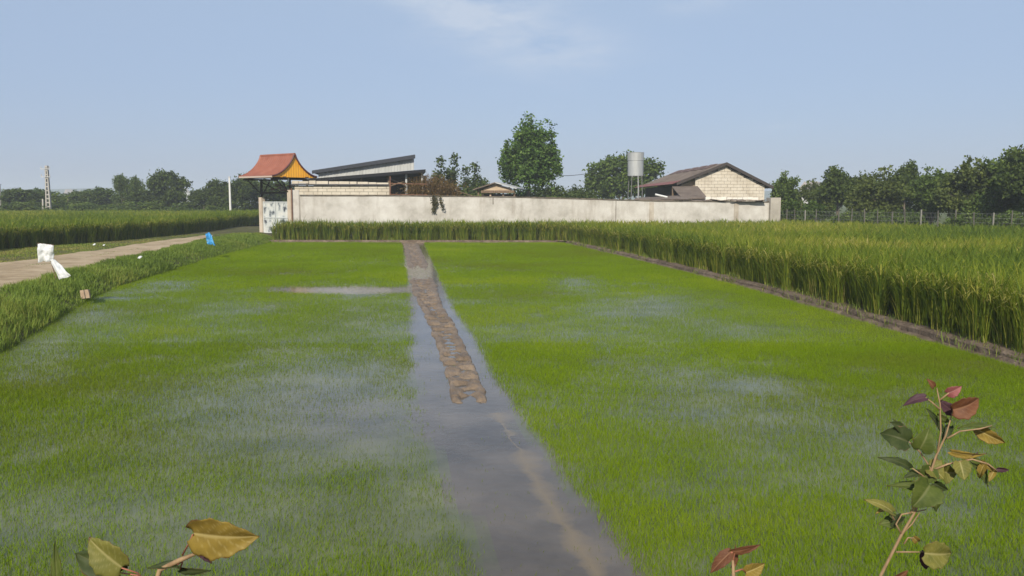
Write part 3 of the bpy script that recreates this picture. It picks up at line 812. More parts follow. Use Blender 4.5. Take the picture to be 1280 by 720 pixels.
# ---- gate with pagoda roof
GL = at_depth(328.5, 290, 48.9); GL.z = 0.3
GR = at_depth(364, 290, 47.3); GR.z = 0.3
gd = (GR - GL); gd.z = 0; GW = gd.length; gd.normalize(); gn = Vector((gd.y, -gd.x, 0)); grz = math.atan2(gd.y, gd.x)
gate = empty('entrance_gate', (GL + GR) / 2, grz)
tag(gate, 'farmyard gate under a curved red tin roof with orange gable', 'gate')
h2 = GW / 2
CREAM = plaster_material('cream_pillar', (.40, .33, .25), (.52, .44, .35), (.60, .52, .43))
MB().box((-h2, 0, 1.0), (.26, .26, 2.1)).build('pillar', CREAM, gate, bevel=.01)
MB().box((h2 + .06, 0, 1.2), (.3, .3, 2.5)).build('pillar', CREAM, gate, bevel=.01)
def gate_paint():
    mt = bpy.data.materials.new('peeling_white_gate'); mt.use_nodes = True
    N, L = mt.node_tree.nodes, mt.node_tree.links; p = N['Principled BSDF']; p.inputs['Roughness'].default_value = .6
    t = N.new('ShaderNodeTexCoord'); n = N.new('ShaderNodeTexNoise'); n.inputs['Scale'].default_value = 2.3; n.inputs['Detail'].default_value = 5
    L.new(t.outputs['Object'], n.inputs['Vector'])
    c = N.new('ShaderNodeValToRGB'); el = c.color_ramp.elements; el.new(.5); el.new(.5)
    for e_, (q_, c_) in zip(el, ((.38, (.05, .055, .065)), (.44, (.24, .26, .27)), (.50, (.50, .52, .50)), (.66, (.62, .61, .56)))): e_.position = q_; e_.color = (*c_, 1)
    L.new(n.outputs['Fac'], c.inputs[0]); L.new(c.outputs[0], p.inputs['Base Color']); return mt
GP = gate_paint()
lw = (GW - .3) / 2
for sx in (-1, 1):
    cx = -.0 + sx * (lw / 2 + .02) - .0
    leaf = MB().box((cx, 0, .92), (lw - .03, .03, 1.78)).build('gate_leaf', GP, gate)
    fr = MB()
    for dx in (-1, 1): fr.box((cx + dx * (lw / 2 - .035), -.03, .92), (.04, .035, 1.8))
    for z in (.06, .92, 1.78): fr.box((cx, -.0325, z), (lw - .11, .03, .05))
    fr.build('leaf_frame', material('pale_painted_steel', (.55, .57, .56), .5, .4), leaf)
# struts under the roof
mb = MB(); XO = .26
for sx in (-1, 1):
    mb.box((sx * h2, 0.0, 2.56), (.09, .09, 1.05)); mb.box((sx * h2, 0, 3.04), (.08, 2.3, .09))
mb.box((0, 0, 2.3), (GW, .1, .1)); mb.box((XO, -.75, 3.04 + .085), (GW + .7, .08, .08)); mb.box((XO, .75, 3.125), (GW + .7, .08, .08))
for sx in (-1, 1): mb.tube([(sx * h2, .02, 2.1), (sx * (h2 - .75), .02, 2.95)], .035, 5); mb.tube([(sx * h2, .02, 2.2), (sx * h2, -.9, 3.0)], .035, 5)
mb.tube([(-h2, .03, 2.9), (.4, .03, 2.35)], .03, 5)
mb.build('roof_frame', DARKIN, gate)
mb = MB(); rg = random.Random(5)
for k in range(7): mb.box((rg.uniform(-.3, h2 - .1), rg.uniform(-.2, .2), 2.42 + .05 * k + rg.uniform(-.03, .03)), (rg.uniform(.2, .5), .12, rg.uniform(.05, .12)), rg.uniform(-.3, .3))
mb.build('planks', WOOD, gate)
# curved roof: cross-section y (depth) by z, swept along x with corrugation
RED = material('faded_red_tin', (.33, .10, .07), .5, .4, ramp=[(.3, (.22, .070, .038)), (.7, (.31, .112, .068))], noise=(2, 5, (1, 1, 1)))
ORANGE = material('orange_tin', (.62, .25, .02), .45, .4, ramp=[(.3, (.78, .34, .02)), (.7, (.88, .43, .035))], noise=(1.5, 5, (1, 1, 1)))
RL, RW, RZ, RH = 1.50, 1.5, 3.18, 1.18    # half length, half depth, eave height, rise
def prof_pt(t):       # t 0 at ridge .. 1 at eave: steep near the ridge, flaring out at the eave
    return RW * (0.03 + 0.97 * t ** 1.35), RH * (1 - t) ** 1.55
def roof_skin(side, lift):
    rows = []
    for i in range(17):
        t = i / 16; y, z = prof_pt(t); r = []
        for k in range(129):
            x = XO - RL + 2 * RL * k / 128
            r.append(Vector((x, side * y, RZ + z + lift + .022 * math.sin(k * math.pi / 4))))
        rows.append(r)
    return rows
mb = MB()
for sd in (-1, 1):
    up, dn = roof_skin(sd, .03), roof_skin(sd, 0.0)
    mb.grid(up); mb.grid(dn)
    for r_ in (0, -1):
        mb.grid([up[r_], dn[r_]])
    for c in (0, -1): mb.grid([[r[c] for r in up], [r[c] for r in dn]])
rf = mb.build('roof', RED, gate, fixn=False)
MB().tube([(XO - RL - .03, 0, RZ + RH + .02), (XO + RL + .03, 0, RZ + RH + .02)], .075, 8).build('ridge_cap', RED, rf)
for sx in (-1, 1):
    poly = []
    ts = np.linspace(0, 1, 13)
    for t in ts: y, z = prof_pt(t); poly.append((sx * (RL - .06), -y * .985, RZ + z - .02))
    pts = list(reversed(poly)) + [(p[0], -p[1], p[2]) for p in poly]
    mb = MB()
    # vertical tin ribs: strips of alternating depth
    ys = np.linspace(-RW * .985, RW * .985, 37)
    def topz(y):
        tt = np.clip((abs(y) / RW - .03) / .97, 0, 1) ** (1 / 1.35); return RZ + RH * (1 - tt) ** 1.55 - .02
    r0, r1 = [], []
    for k, y in enumerate(ys):
        xx = XO + sx * (RL - .06 + (.015 if k % 2 else 0)); r0.append((xx, y, RZ - .05)); r1.append((xx, y, max(float(topz(y)), RZ - .045)))
    mb.grid([r0, r1]); mb.grid([[(p[0] - sx * .02, p[1], p[2]) for p in r0], [(p[0] - sx * .02, p[1], p[2]) for p in r1]])
    mb.build('gable', ORANGE, gate)
    mb = MB()
    for sd in (-1, 1):
        mb.tube([(XO + sx * (RL + .005), sd * prof_pt(t)[0], RZ + prof_pt(t)[1] + .015) for t in ts], .045, 6)
    mb.build('verge_trim', material('dark_red_trim', (.10, .03, .028), .5, .4) if sx > 0 else RED, gate)
MB().box((XO, -RW, RZ - .03), (2 * RL, .03, .09)).box((XO, RW, RZ - .03), (2 * RL, .03, .09)).build('eave_board', material('pale_soffit', (.45, .36, .30), .7, .2), gate)
mb = MB(); mb.box((XO, 0, RZ - .02), (2 * RL - .2, 2 * RW - .12, .02)); mb.build('soffit', DARKIN, gate)
MB().tube([(h2 + .06, -.16, 2.9), (h2 + .06, -.16, 3.1)], .05, 8).build('lamp', material('white_lamp', (.75, .75, .72), .4, .4), gate)
# return wall from gate to main wall
rw = empty('wall_return', GR + Vector((0, 0, -.3))); tag(rw, 'short plastered wall panel joining the gate to the long wall', 'wall')
a = gd * .23; b = (WALL_A - GR); b.z = 0; b = b - b.normalized() * .02
MB().slab([a + gn * .1, b + gn * .1, b - gn * .1, a - gn * .1], (0, 0, 2.75)).build('panel', PLASTER, rw)
MB().tube([a * 1.3 + gn * .13, a * 1.3 + gn * .13 + Vector((0, 0, 2.85))], .03, 6).build('drainpipe', RUST, rw)

# ---- mono-pitch shed behind the wall
shed = empty('open_shed', Vector((-8.6, 58, 0.2)))
tag(shed, 'long open shed with rising dark roof edge and pale sheet cladding', 'shed')
def S(u, v, Y): return at_depth(u, v, Y) - shed.location
YF = 57.0
CLAD = material('pale_cladding', (.40, .41, .39), .6, .3, ramp=[(.3, (.33, .33, .31)), (.7, (.47, .47, .45))], noise=(1.2, 6, (3, 3, .5)))
a, b = S(390, 213.5, YF - .32), S(519, 193.5, YF - .32)
back = Vector((-1.15, 8, 0))
MB().slab([a, b, b + back, a + back], (0, 0, -.12)).build('roof', DARKMETAL, shed)
MB().slab([a + Vector((0, -.03, .02)), b + Vector((0, -.03, .02)), b + Vector((0, -.03, -.24)), a + Vector((0, -.03, -.20))], (0, .028, 0)).build('fascia', material('dark_blue_fascia', (.014, .017, .026), .5, .4), shed)
# cladding with ribs
c0, c1 = S(398, 214.5, YF), S(517.5, 195.5, YF); d0, d1 = S(398, 223.5, YF), S(517.5, 212.5, YF)
mb = MB(); n = 120; r0, r1 = [], []
for k in range(n + 1):
    t = k / n; o_ = Vector((0, -.012 if (k // 2) % 2 else .012, 0))
    r0.append(d0.lerp(d1, t) + o_); r1.append(c0.lerp(c1, t) + o_ + Vector((0, 0, -.03)))
mb.grid([r0, r1]); mb.build('cladding', CLAD, shed)
a2, b2 = S(378, 224.2, YF - .55), S(532, 211.6, YF - .55)
MB().slab([a2, b2, b2 + back * .9 + Vector((0, 0, -.05)), a2 + back * .9 + Vector((0, 0, -.05))], (0, 0, -.2)).build('lower_roof', material('tarred_sheet', (.016, .016, .018), .8, .15), shed)
mb = MB()
zg = -shed.location.z + .2
for u in (384, 420, 452, 486, 508, 528):
    p = S(u, 235, YF); top = np.interp(u, [378, 532], [a2.z, b2.z]) - .17
    MB().box((p.x, p.y, (zg + top) / 2), (.12, .12, top - zg)).build('post', WOOD if u < 500 else GREYMETAL, shed)
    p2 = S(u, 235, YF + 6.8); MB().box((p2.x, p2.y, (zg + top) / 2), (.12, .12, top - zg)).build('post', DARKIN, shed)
for u0, v0, u1, v1 in ((483, 222, 508, 232), (486, 233, 515, 224), (440, 228, 452, 238)):
    MB().tube([S(u0, v0, YF + .2), S(u1, v1, YF + .2)], .05, 5).build('brace', WOOD, shed)
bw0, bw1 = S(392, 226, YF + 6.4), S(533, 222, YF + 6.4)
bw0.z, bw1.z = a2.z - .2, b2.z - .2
MB().slab([bw0, bw1, Vector((bw1.x, bw1.y, zg)), Vector((bw0.x, bw0.y, zg))], (0, .1, 0)).build('rear_wall', DARKIN, shed)  # coloured dark to give the shade of the shed interior

# ---- small low hut in the yard
hut = empty('yard_hut', Vector(at_depth(620, 250, 55)) * 1.0); hut.location.z = .2
tag(hut, 'small timber hut with low pitched roof, beside the tall poplar', 'hut')
def H(u, v, Y): return at_depth(u, v, Y) - hut.location
a, b, c = H(591, 236.5, 54), H(619, 227.5, 54), H(646, 235, 54)
bk = Vector((.6, 4, 0))
MB().slab([a, b, b + bk, a + bk], (0, 0, -.07)).build('roof', ETERNIT, hut)
MB().slab([b + Vector((.004, 0, .003)), c, c + bk, b + bk + Vector((.004, 0, .003))], (0, 0, -.07)).build('roof', GREYMETAL, hut)
CREAMB = material('cream_boards', (.50, .38, .26), .8, .2, ramp=[(.3, (.36, .26, .17)), (.7, (.56, .44, .31))], noise=(2, 5, (1, 1, 8)))
g0, g1, g2, g3 = H(604, 236.5, 54.3), H(619, 230.0, 54.3), H(640, 235.5, 54.3), H(640, 240.5, 54.3)
MB().prism([g0, g1, g2, g3, H(604, 241, 54.3)], (0, .08, 0)).build('gable_board', CREAMB, hut)
MB().box(H(622, 239.6, 54.2), (2.1, .05, .16)).build('plank', WOOD, hut)
for u in (598, 613, 629, 643):
    p = H(u, 240, 54.4); zt = p.z + .25 if u != 613 else p.z + .4
    MB().box((p.x, p.y, (zt - .0) / 2), (.1, .1, zt)).build('post', WOOD if u != 613 else CREAMB, hut)
p = H(622, 240, 57.8); MB().box((p.x, p.y, 1.2), (2.6, .1, 2.4)).build('rear_wall', DARKIN, hut)

# ---- barn with block gable
barn = empty('block_barn', Vector((13.6, 62, .15)))
tag(barn, 'barn with white block gable and weathered brown pitched roof', 'barn')
BY = 56.0
def Bp(u, v, Y): return at_depth(u, v, Y) - barn.location
apex = Bp(908.5, 203.5, BY - .35); el_ = Bp(846, 228.5, BY - .35); er_ = Bp(967, 233.5, BY - .35)
bdir = Vector((0, 17, 0))
def corr(mb, p0, p1, ext, n, amp, t):
    """corrugated slab: p0-p1 runs down the slope, ext along the ridge"""
    up = Vector((0, 0, 1)); rows = []
    for k in range(n + 1):
        q_ = ext * (k / n) + up * (amp * math.sin(k * math.pi / 2)); rows.append([p0 + q_, p1 + q_])
    lo = [[p - up * t for p in r] for r in rows]
    mb.grid(rows); mb.grid(lo); mb.grid([[r[0] for r in rows], [r[0] for r in lo]]); mb.grid([[r[1] for r in rows], [r[1] for r in lo]]); mb.grid([rows[0], lo[0]]); mb.grid([rows[-1], lo[-1]])
mb = MB(); corr(mb, apex + Vector((.02, 0, 0)), er_, bdir, 200, .02, .09); mb.build('roof', ETERNIT, barn)
mb = MB(); corr(mb, apex, el_, bdir, 200, .02, .09); rl_ = mb.build('roof', ETERNIT, barn)
# patched sheets along ridge, red eave sheet
mb = MB()
for k in range(5):
    q_ = bdir * (.14 + k * .17); mb.slab([apex + q_ + Vector((-.02, 0, .035)), apex + q_ + bdir * .12 + Vector((-.02, 0, .045)), (apex * .75 + el_ * .25) + q_ + bdir * .12 + Vector((0, 0, .04)), (apex * .75 + el_ * .25) + q_ + Vector((0, 0, .035))], (0, 0, .02))
mb.build('patch_sheet', material('patched_brown_sheet', (.15, .10, .085), .85, .2), rl_)
lowr = el_ * .92 + apex * .08
REDB = material('dull_red_sheet', (.22, .075, .06), .7, .3, ramp=[(.3, (.16, .055, .045)), (.7, (.26, .10, .08))], noise=(1.4, 5, (1, 1, 1)))
MB().slab([lowr + Vector((-.02, -.02, .035)), el_ + Vector((-.32, -.02, -.09)), el_ + bdir + Vector((-.32, 0, -.09)), lowr + bdir + Vector((-.02, 0, .035))], (0, 0, .022)).build('eave_sheet', REDB, rl_)
rk = MB()
for (p, q_) in ((apex, el_), (apex, er_)):
    rk.slab([p + Vector((0, -.03, .04)), q_ + Vector((0, -.03, .04)), q_ + Vector((0, -.03, -.16)), p + Vector((0, -.03, -.16))], (0, .028, 0))
rk.build('barge_board', material('dark_barge', (.055, .045, .04), .8, .2), barn)
# block gable wall, individual blocks following the pitch, a mortar core behind
wl_, wr_ = Bp(868.5, 240, BY), Bp(955, 240, BY)
L_ = (wr_ - wl_).length
apx = (apex.x - wl_.x)
def gtop(x):
    X = wl_.x + x
    zl = np.interp(X, [el_.x, apex.x, er_.x], [el_.z, apex.z, er_.z])
    return float(zl) - .17
mb = blocks(MB(), (wl_.x, BY - barn.location.y, 0), (wr_.x, BY - barn.location.y, 0), 0.0, 24, .205, .42, .2, gap=.013, top_fn=gtop, rng=random.Random(4))
mb.build('gable_wall', BLOCK, barn)
mb = MB(); xs = [0, apx, L_]
mb.prism([(wl_.x + .03, BY - barn.location.y + .02, 0), (wl_.x + L_ - .03, BY - barn.location.y + .02, 0)] + [(wl_.x + x, BY - barn.location.y + .02, gtop(x) - .02) for x in (L_ - .03, apx, .03)], (0, .06, 0))
mb.build('wall_core', material('beige_mortar', (.30, .25, .19), .95, .1), barn)
for X, cl in ((wl_.x + .1, BLOCK), (wr_.x - .1, BLOCK)):
    zt = gtop(X - wl_.x) - .05
    MB().slab([(X - .08, BY - barn.location.y + .12, 0), (X + .08, BY - barn.location.y + .12, 0), (X + .08 + bdir.x, BY - barn.location.y + 14.5, 0), (X - .08 + bdir.x, BY - barn.location.y + 14.5, 0)], (0, 0, zt - .05)).build('side_wall', cl, barn)
MB().slab([(el_.x + .5, BY - barn.location.y + 3, 0), (el_.x + .6, BY - barn.location.y + 3, 0), (el_.x + .6, BY - barn.location.y + 16, 0), (el_.x + .5, BY - barn.location.y + 16, 0)], (0, 0, el_.z - .12)).build('side_wall', DARKIN, barn)  # added dark panel, stands in for the shade under the open eave
# posts and cream patch under the open left eave
MB().box((el_.x + .35, BY - barn.location.y + .1, (el_.z - .2) / 2), (.14, .14, el_.z - .2)).build('post', WOOD, barn)
MB().slab([Bp(852, 230, BY + .3), Bp(868, 226, BY + .3), Bp(868, 236, BY + .3), Bp(850, 236, BY + .3)], (0, .06, 0)).build('cream_panel', CREAMB, barn)
# ---- lean-to in front, brown sheets on low posts
lt = empty('lean_to', Vector((11.4, 53.4, .15))); tag(lt, 'low brown lean-to roof leaning against the barn gable', 'shelter')
def Lp(u, v, Y): return at_depth(u, v, Y) - lt.location
mb = MB(); q4 = [Lp(840, 233, 55.6), Lp(872, 232.5, 55.6), Lp(884, 247.0, 52.2), Lp(852, 247.4, 52.2)]
mb.slab(q4, (0, 0, -.06)); mb.build('roof_sheet', ETERNIT, lt)
for p in q4: MB().box((p.x * .97, p.y - .1 if p.y > 1 else p.y + .15, (p.z - .06) / 2), (.1, .1, p.z - .06)).build('post', WOOD, lt)
ls = empty('low_roof', Vector((9.5, 52.2, .15))); tag(ls, 'flat weathered sheets on a low frame behind the wall below the water tank', 'shelter')
def Lq(u, v, Y): return at_depth(u, v, Y) - ls.location
mb = MB(); rg = random.Random(12)
for k, (u0, u1, v0, v1, dz) in enumerate(((808, 838, 245.5, 250, 0), (830, 862, 244.5, 249.5, .03), (796, 812, 247, 250.3, .05), (858, 884, 247.6, 251, .0))):
    mb.slab([Lq(u0, v0 + 1, 53.6) + Vector((0, 0, dz)), Lq(u1, v0, 53.6) + Vector((0, 0, dz)), Lq(u1 + 3, v1, 51.4) + Vector((0, 0, dz)), Lq(u0 - 4, v1, 51.4) + Vector((0, 0, dz))], (0, 0, -.025))
mb.build('sheet', ETERNIT, ls)
for u in (800, 835, 876):
    p = Lq(u, 249, 52.4); MB().box((p.x, p.y, (p.z - .04) / 2), (.1, .1, p.z - .04)).build('post', WOOD, ls)
MB().tube([Lq(819, 243, 52.3), Lq(834, 246.5, 52.3)], .06, 8).build('pipe', material('white_pipe', (.6, .6, .57), .5, .3), ls)
# broken eave sheets on top of the wall end
bs = empty('broken_eave', Vector((13, 50.4, 2.15))); tag(bs, 'broken slab edges and sheet scraps lying on the wall top below the gable', 'roof scraps')
mb = MB(); rg = random.Random(8)
for k in range(9):
    u = 884 + k * 8.2; p = at_depth(u, 251.2 + rg.uniform(-.5, .5), 50.35) - bs.location
    mb.box(p + Vector((0, -.05, .03)), (.5, .7, .035), rg.uniform(-.2, .2), Matrix.Rotation(rg.uniform(-.12, .12), 3, 'Y') @ Matrix.Rotation(rg.uniform(-.12, .1), 3, 'X'))
mb.build('slab', ETERNIT, bs)
mb = MB()
for k in range(10):
    u = 886 + k * 6.6; p = at_depth(u, 248.5, 50.55) - bs.location; mb.box(p + Vector((0, .25, 0)), (.3, .2, .16 + rg.uniform(0, .08)), rg.uniform(-.2, .2))
mb.build('white_block', material('white_limewash', (.68, .64, .56), .9, .1), bs)

# ---- water tank on a steel stand
TK = at_depth(793.8, 250, 53); TK.z = .2
tank = empty('water_tank', TK); tag(tank, 'galvanised cylindrical water tank raised on a thin steel stand', 'water tank')
zt0, zt1 = at_depth(793.8, 220.3, 53).z - .2, at_depth(793.8, 190.8, 53).z - .2
TIN = material('galvanised_tank', (.42, .43, .42), .5, .5, ramp=[(.3, (.34, .345, .34)), (.7, (.48, .485, .475))], noise=(1.5, 5, (3, 3, .4)), metallic=.35)
mb = MB(); sq = []
pr = [(0.0, zt0), (.46, zt0), (.48, zt0 + .02), (.485, zt0 + (zt1 - zt0) * .66), (.51, zt0 + (zt1 - zt0) * .665), (.51, zt0 + (zt1 - zt0) * .69), (.495, zt0 + (zt1 - zt0) * .695), (.51, zt1 - .03), (.52, zt1), (.0, zt1 + .05)]
nn = 40
rows = [[Vector((r_ * math.cos(2 * math.pi * k / nn), r_ * math.sin(2 * math.pi * k / nn), z)) for k in range(nn + 1)] for r_, z in pr]
mb.grid(rows); mb.build('drum', TIN, tank)
for k in range(4):
    a = math.pi / 4 + k * math.pi / 2 + .15; c_, s_ = math.cos(a), math.sin(a)
    MB().tube([(.62 * c_, .62 * s_, -.1), (.44 * c_, .44 * s_, zt0 + .0)], .022, 5).build('leg', material('dull_steel', (.16, .155, .15), .6, .4), tank)
for z, rr in ((zt0 - .03, .44), (zt0 * .5, .53)):
    mb = MB()
    P4 = [(rr * math.cos(math.pi / 4 + k * math.pi / 2 + .15), rr * math.sin(math.pi / 4 + k * math.pi / 2 + .15), z) for k in range(4)]
    for k in range(4): mb.tube([P4[k], P4[(k + 1) % 4]], .022, 5)
    mb.build('brace', GREYMETAL, tank)
MB().tube([(.1, -.45, zt0), (.12, -.46, zt0 - .9), (.1, -.5, 0)], .025, 5).build('pipe', GREYMETAL, tank)

# =================================================================== TREES
def leaf_quads(C, size, rng, flat=0.35):
    """leaf-sized rhombi at points C (n,3)"""
    n = len(C)
    nr = rng.normal(size=(n, 3)); nr[:, 2] = np.abs(nr[:, 2]) + flat; nr[:, 1] -= .1
    nr /= np.linalg.norm(nr, axis=1)[:, None]
    a = np.cross(nr, rng.normal(size=(n, 3))); a /= np.linalg.norm(a, axis=1)[:, None] + 1e-9
    b = np.cross(nr, a)
    s = (size * rng.uniform(.6, 1.3, n))[:, None]
    V = np.stack([C - a * s * .5, C + b * s * .34, C + a * s * .55, C - b * s * .34], 1).reshape(-1, 3)
    q = np.arange(n * 4).reshape(-1, 4)
    return V, q
def crown_mesh(name, blobs, n_leaves, size, mat, parent, rng, clump=.28, per=16, shell=.55):
    """blobs: (cx,cy,cz, rx,ry,rz, weight)"""
    w = np.array([b[6] * (b[3] * b[4] * b[5]) ** (1 / 1.5) for b in blobs]); w /= w.sum()
    nc = n_leaves // per
    which = rng.choice(len(blobs), nc, p=w)
    B = np.array([b[:6] for b in blobs])[which]
    d = rng.normal(size=(nc, 3)); d /= np.linalg.norm(d, axis=1)[:, None]
    r = shell + (1 - shell) * rng.random(nc); r = np.where(rng.random(nc) < .3, rng.random(nc), r)
    C = B[:, :3] + d * B[:, 3:6] * r[:, None] * rng.uniform(.86, 1.05, (nc, 1))
    ct = np.clip(rng.normal(.45, .2, nc), 0, 1)
    P = np.repeat(C, per, 0) + rng.normal(0, clump * .5, (nc * per, 3)) * np.array([1, 1, .8])
    tint = np.clip(np.repeat(ct, per) + rng.normal(0, .13, nc * per), 0, 1)
    P[:, 2] = np.maximum(P[:, 2], .05)
    V, q = leaf_quads(P, size, rng)
    return np_mesh(name, V, None, q, mat, parent, tint=tint)
def limb_mesh(parent, h, r0, blobs, mat, name='trunk', rng=random, lean=0.0):
    mb = MB()
    pts = [Vector((lean * h * t + .04 * h * math.sin(3 * t + h) * t, .02 * h * math.sin(5 * t) * t, -.15 + h * t)) for t in (0, .2, .4, .6, .8, 1)]
    mb.tube(pts, [r0, r0 * .85, r0 * .68, r0 * .5, r0 * .34, r0 * .12], 8)
    for b in blobs:
        c = Vector(b[:3]); t = min(.85, max(.15, (c.z - b[5] * .6) / h * .75)); k = t * 5; i0 = int(k)
        st = pts[i0].lerp(pts[min(i0 + 1, 5)], k - i0)
        mid = st.lerp(c, .5) + Vector((0, 0, .08 * h * rng.random()))
        mb.tube([st, mid, c + Vector((0, 0, b[5] * .4))], [r0 * .38, r0 * .24, r0 * .05], 5)
    return mb.build(name, mat, parent, smooth=True)
BARK = material('grey_bark', (.14, .115, .09), .95, .1, ramp=[(.3, (.08, .065, .05)), (.7, (.20, .165, .13))], noise=(5, 6, (3, 3, .6)), bump=(20, .6, .02))
PALEBARK = material('pale_bark', (.30, .27, .22), .9, .1, ramp=[(.3, (.20, .175, .14)), (.7, (.38, .34, .29))], noise=(5, 6, (3, 3, .6)))
def fol(name, dark, mid, light, tr=.3):
    return material(name, mid, .7, .12, ramp=[(0, dark), (.5, mid), (1, light)], attr='tint', translucent=tr)
F_POPLAR = fol('poplar_foliage', (.043, .087, .016), (.087, .157, .029), (.202, .280, .078))  # lightest tint imitates sun glints on the leaves
F_DARK = fol('dark_foliage', (.041, .060, .016), (.070, .101, .023), (.122, .158, .037))
F_MID = fol('mid_foliage', (.052, .084, .017), (.095, .142, .028), (.166, .216, .049))
F_LIGHT = fol('light_foliage', (.078, .110, .022), (.132, .178, .034), (.204, .258, .054))
F_OLIVE = fol('olive_foliage', (.057, .081, .020), (.097, .122, .030), (.154, .179, .049))
F_DRY = fol('dry_foliage', (.10, .065, .025), (.17, .105, .04), (.25, .17, .065))

# ---- tall poplar
PZ = 60.0; PX = at_depth(659, 250, PZ).x; PXM = PZ / FPX
pop = empty('poplar_tree', (PX, PZ, .2)); tag(pop, 'tallest green poplar rising alone in the middle of the yard', 'tree')
rng = np.random.default_rng(5)
zof = lambda v: at_depth(640, v, PZ).z - .2
blobs = []
for du, vt, vb, hw in ((-26, 170, 232, 11), (-12, 150, 232, 9), (-3, 135, 225, 8), (6, 133, 225, 8), (16, 148, 232, 9), (27, 145, 232, 9), (36, 178, 228, 8), (-34, 192, 234, 7), (3, 178, 242, 18), (-15, 190, 242, 17), (20, 188, 242, 18),
                       (41, 198, 224, 6), (-8, 168, 215, 10), (14, 165, 215, 11), (-21, 182, 226, 10), (33, 165, 215, 8), (2, 152, 236, 27), (0, 148, 205, 19)):
    z0, z1 = zof(vb), zof(vt); r_ = hw * PXM
    blobs.append(((du * .9 + 1) * PXM, rng.uniform(-.8, .8), (z0 + z1) / 2, r_, r_ * 1.1, (z1 - z0) / 2 * .97, 1.0))
crown_mesh('crown', blobs, 21000, .20, F_POPLAR, pop, rng, clump=.26, per=10, shell=.35)
limb_mesh(pop, 6.6, .15, blobs[2:5], BARK)

# ---- tree behind the tank
TZ = 80.0; tx = at_depth(779, 250, TZ).x; m_ = TZ / FPX
tt = empty('broadleaf_tree', (tx, TZ, .2)); tag(tt, 'bushy green tree directly behind the raised water tank', 'tree')
zf = lambda v: at_depth(640, v, TZ).z - .2
blobs = [((u - 779) * m_, dy, zf(v), ru * m_, ru * m_, rv * m_, 1) for u, v, ru, rv, dy in ((752, 216, 18, 17, 0), (768, 206, 17, 14, .4), (790, 204, 16, 14, .8), (808, 212, 17, 14, .4), (820, 213, 9, 11, 0), (760, 234, 22, 15, -.2), (785, 230, 22, 18, 0), (742, 232, 10, 12, 0), (805, 232, 14, 14, .3))]
rng = np.random.default_rng(6)
crown_mesh('crown', blobs, 9500, .31, F_MID, tt, rng, clump=.44, per=12)
limb_mesh(tt, 4.6, .2, blobs[:6], BARK)

def tree_proto(name, kind, seed, H_, W_, mat, n, size, bark=BARK, low=.12):
    root = empty(name, (0, 0, 0))
    rng = np.random.default_rng(seed); blobs = []
    if kind == 'round':
        for k in range(11):
            a = rng.uniform(0, 6.28); rr = W_ * .5 * rng.uniform(.15, .68); zc = H_ * rng.uniform(low + .18, .84)
            k_ = 1 - .55 * abs(zc / H_ - .5)
            blobs.append((math.cos(a) * rr * k_, math.sin(a) * rr * k_, zc, W_ * rng.uniform(.16, .27), W_ * rng.uniform(.16, .27), H_ * rng.uniform(.12, .2), 1))
        for k in range(5):
            a = rng.uniform(0, 6.28); blobs.append((math.cos(a) * W_ * .15, math.sin(a) * W_ * .15, H_ * (.8 + .04 * k), W_ * .09, W_ * .09, H_ * .08, .8))
    elif kind == 'dome':
        blobs.append((0, 0, H_ * .55, W_ * .34, W_ * .34, H_ * .38, 1))
        for k in range(12):
            a = rng.uniform(0, 6.28); f = rng.uniform(.1, 1.0); rr = W_ * .36 * math.sin(f * 1.9)
            blobs.append((math.cos(a) * rr, math.sin(a) * rr, H_ * (.52 + .34 * math.cos(f * 1.9)), W_ * .15, W_ * .15, H_ * .12, 1))
    elif kind == 'bush':
        for k in range(9):
            a = rng.uniform(0, 6.28); rr = W_ * .5 * rng.uniform(.1, .75)
            zc = H_ * rng.uniform(.25, .72) * (1 - .3 * rr / W_)
            blobs.append((math.cos(a) * rr, math.sin(a) * rr, zc, W_ * .2, W_ * .2, H_ * .24, 1))
    else:      # spire
        for k in range(9):
            t = k / 8; w = W_ * .5 * (1 - .75 * t) * rng.uniform(.6, 1.0); a = rng.uniform(0, 6.28)
            blobs.append((math.cos(a) * w * .5, math.sin(a) * w * .5, H_ * (.16 + .78 * t), w * .7, w * .7, H_ * .12, 1))
    crown_mesh('crown', blobs, n, size, mat, root, rng, clump=size * 1.5, per=14)
    limb_mesh(root, H_ * .8, .028 * H_, blobs[:7], bark, rng=random.Random(seed))
    return root
USED = set()
def put(proto, u, vtop, Y, H_, label, group, wscale=1.0, zg=.15, rz=None):
    """the first time moves the prototype itself"""
    o = proto if proto.name not in USED else copy_tree(proto)
    if o is proto: USED.add(proto.name)
    z = at_depth(u, vtop, Y).z - zg; k = z / H_
    o.location = (at_depth(u, 250, Y).x, Y, zg); o.scale = (k * wscale, k * wscale, k)
    o.rotation_euler = (0, 0, random.uniform(0, 6.28) if rz is None else rz)
    if label: o['label'] = label
    o['category'] = 'tree'
    if group: o['group'] = group
    return o
RA = tree_proto('orchard_tree', 'round', 21, 5, 5.0, F_DARK, 8400, .24)
RB = tree_proto('orchard_tree', 'round', 22, 5, 5.4, F_OLIVE, 8400, .24)
RC = tree_proto('orchard_tree', 'round', 23, 5, 4.8, F_MID, 8400, .24)
RD = tree_proto('garden_bush', 'bush', 24, 2.5, 3.2, F_MID, 3600, .17)
RE = tree_proto('garden_bush', 'bush', 25, 2.5, 3.0, fol('bright_bush_foliage', (.05, .085, .018), (.08, .125, .024), (.12, .17, .035)), 3600, .15)
GR_R = 'orchard trees behind the wire fence'
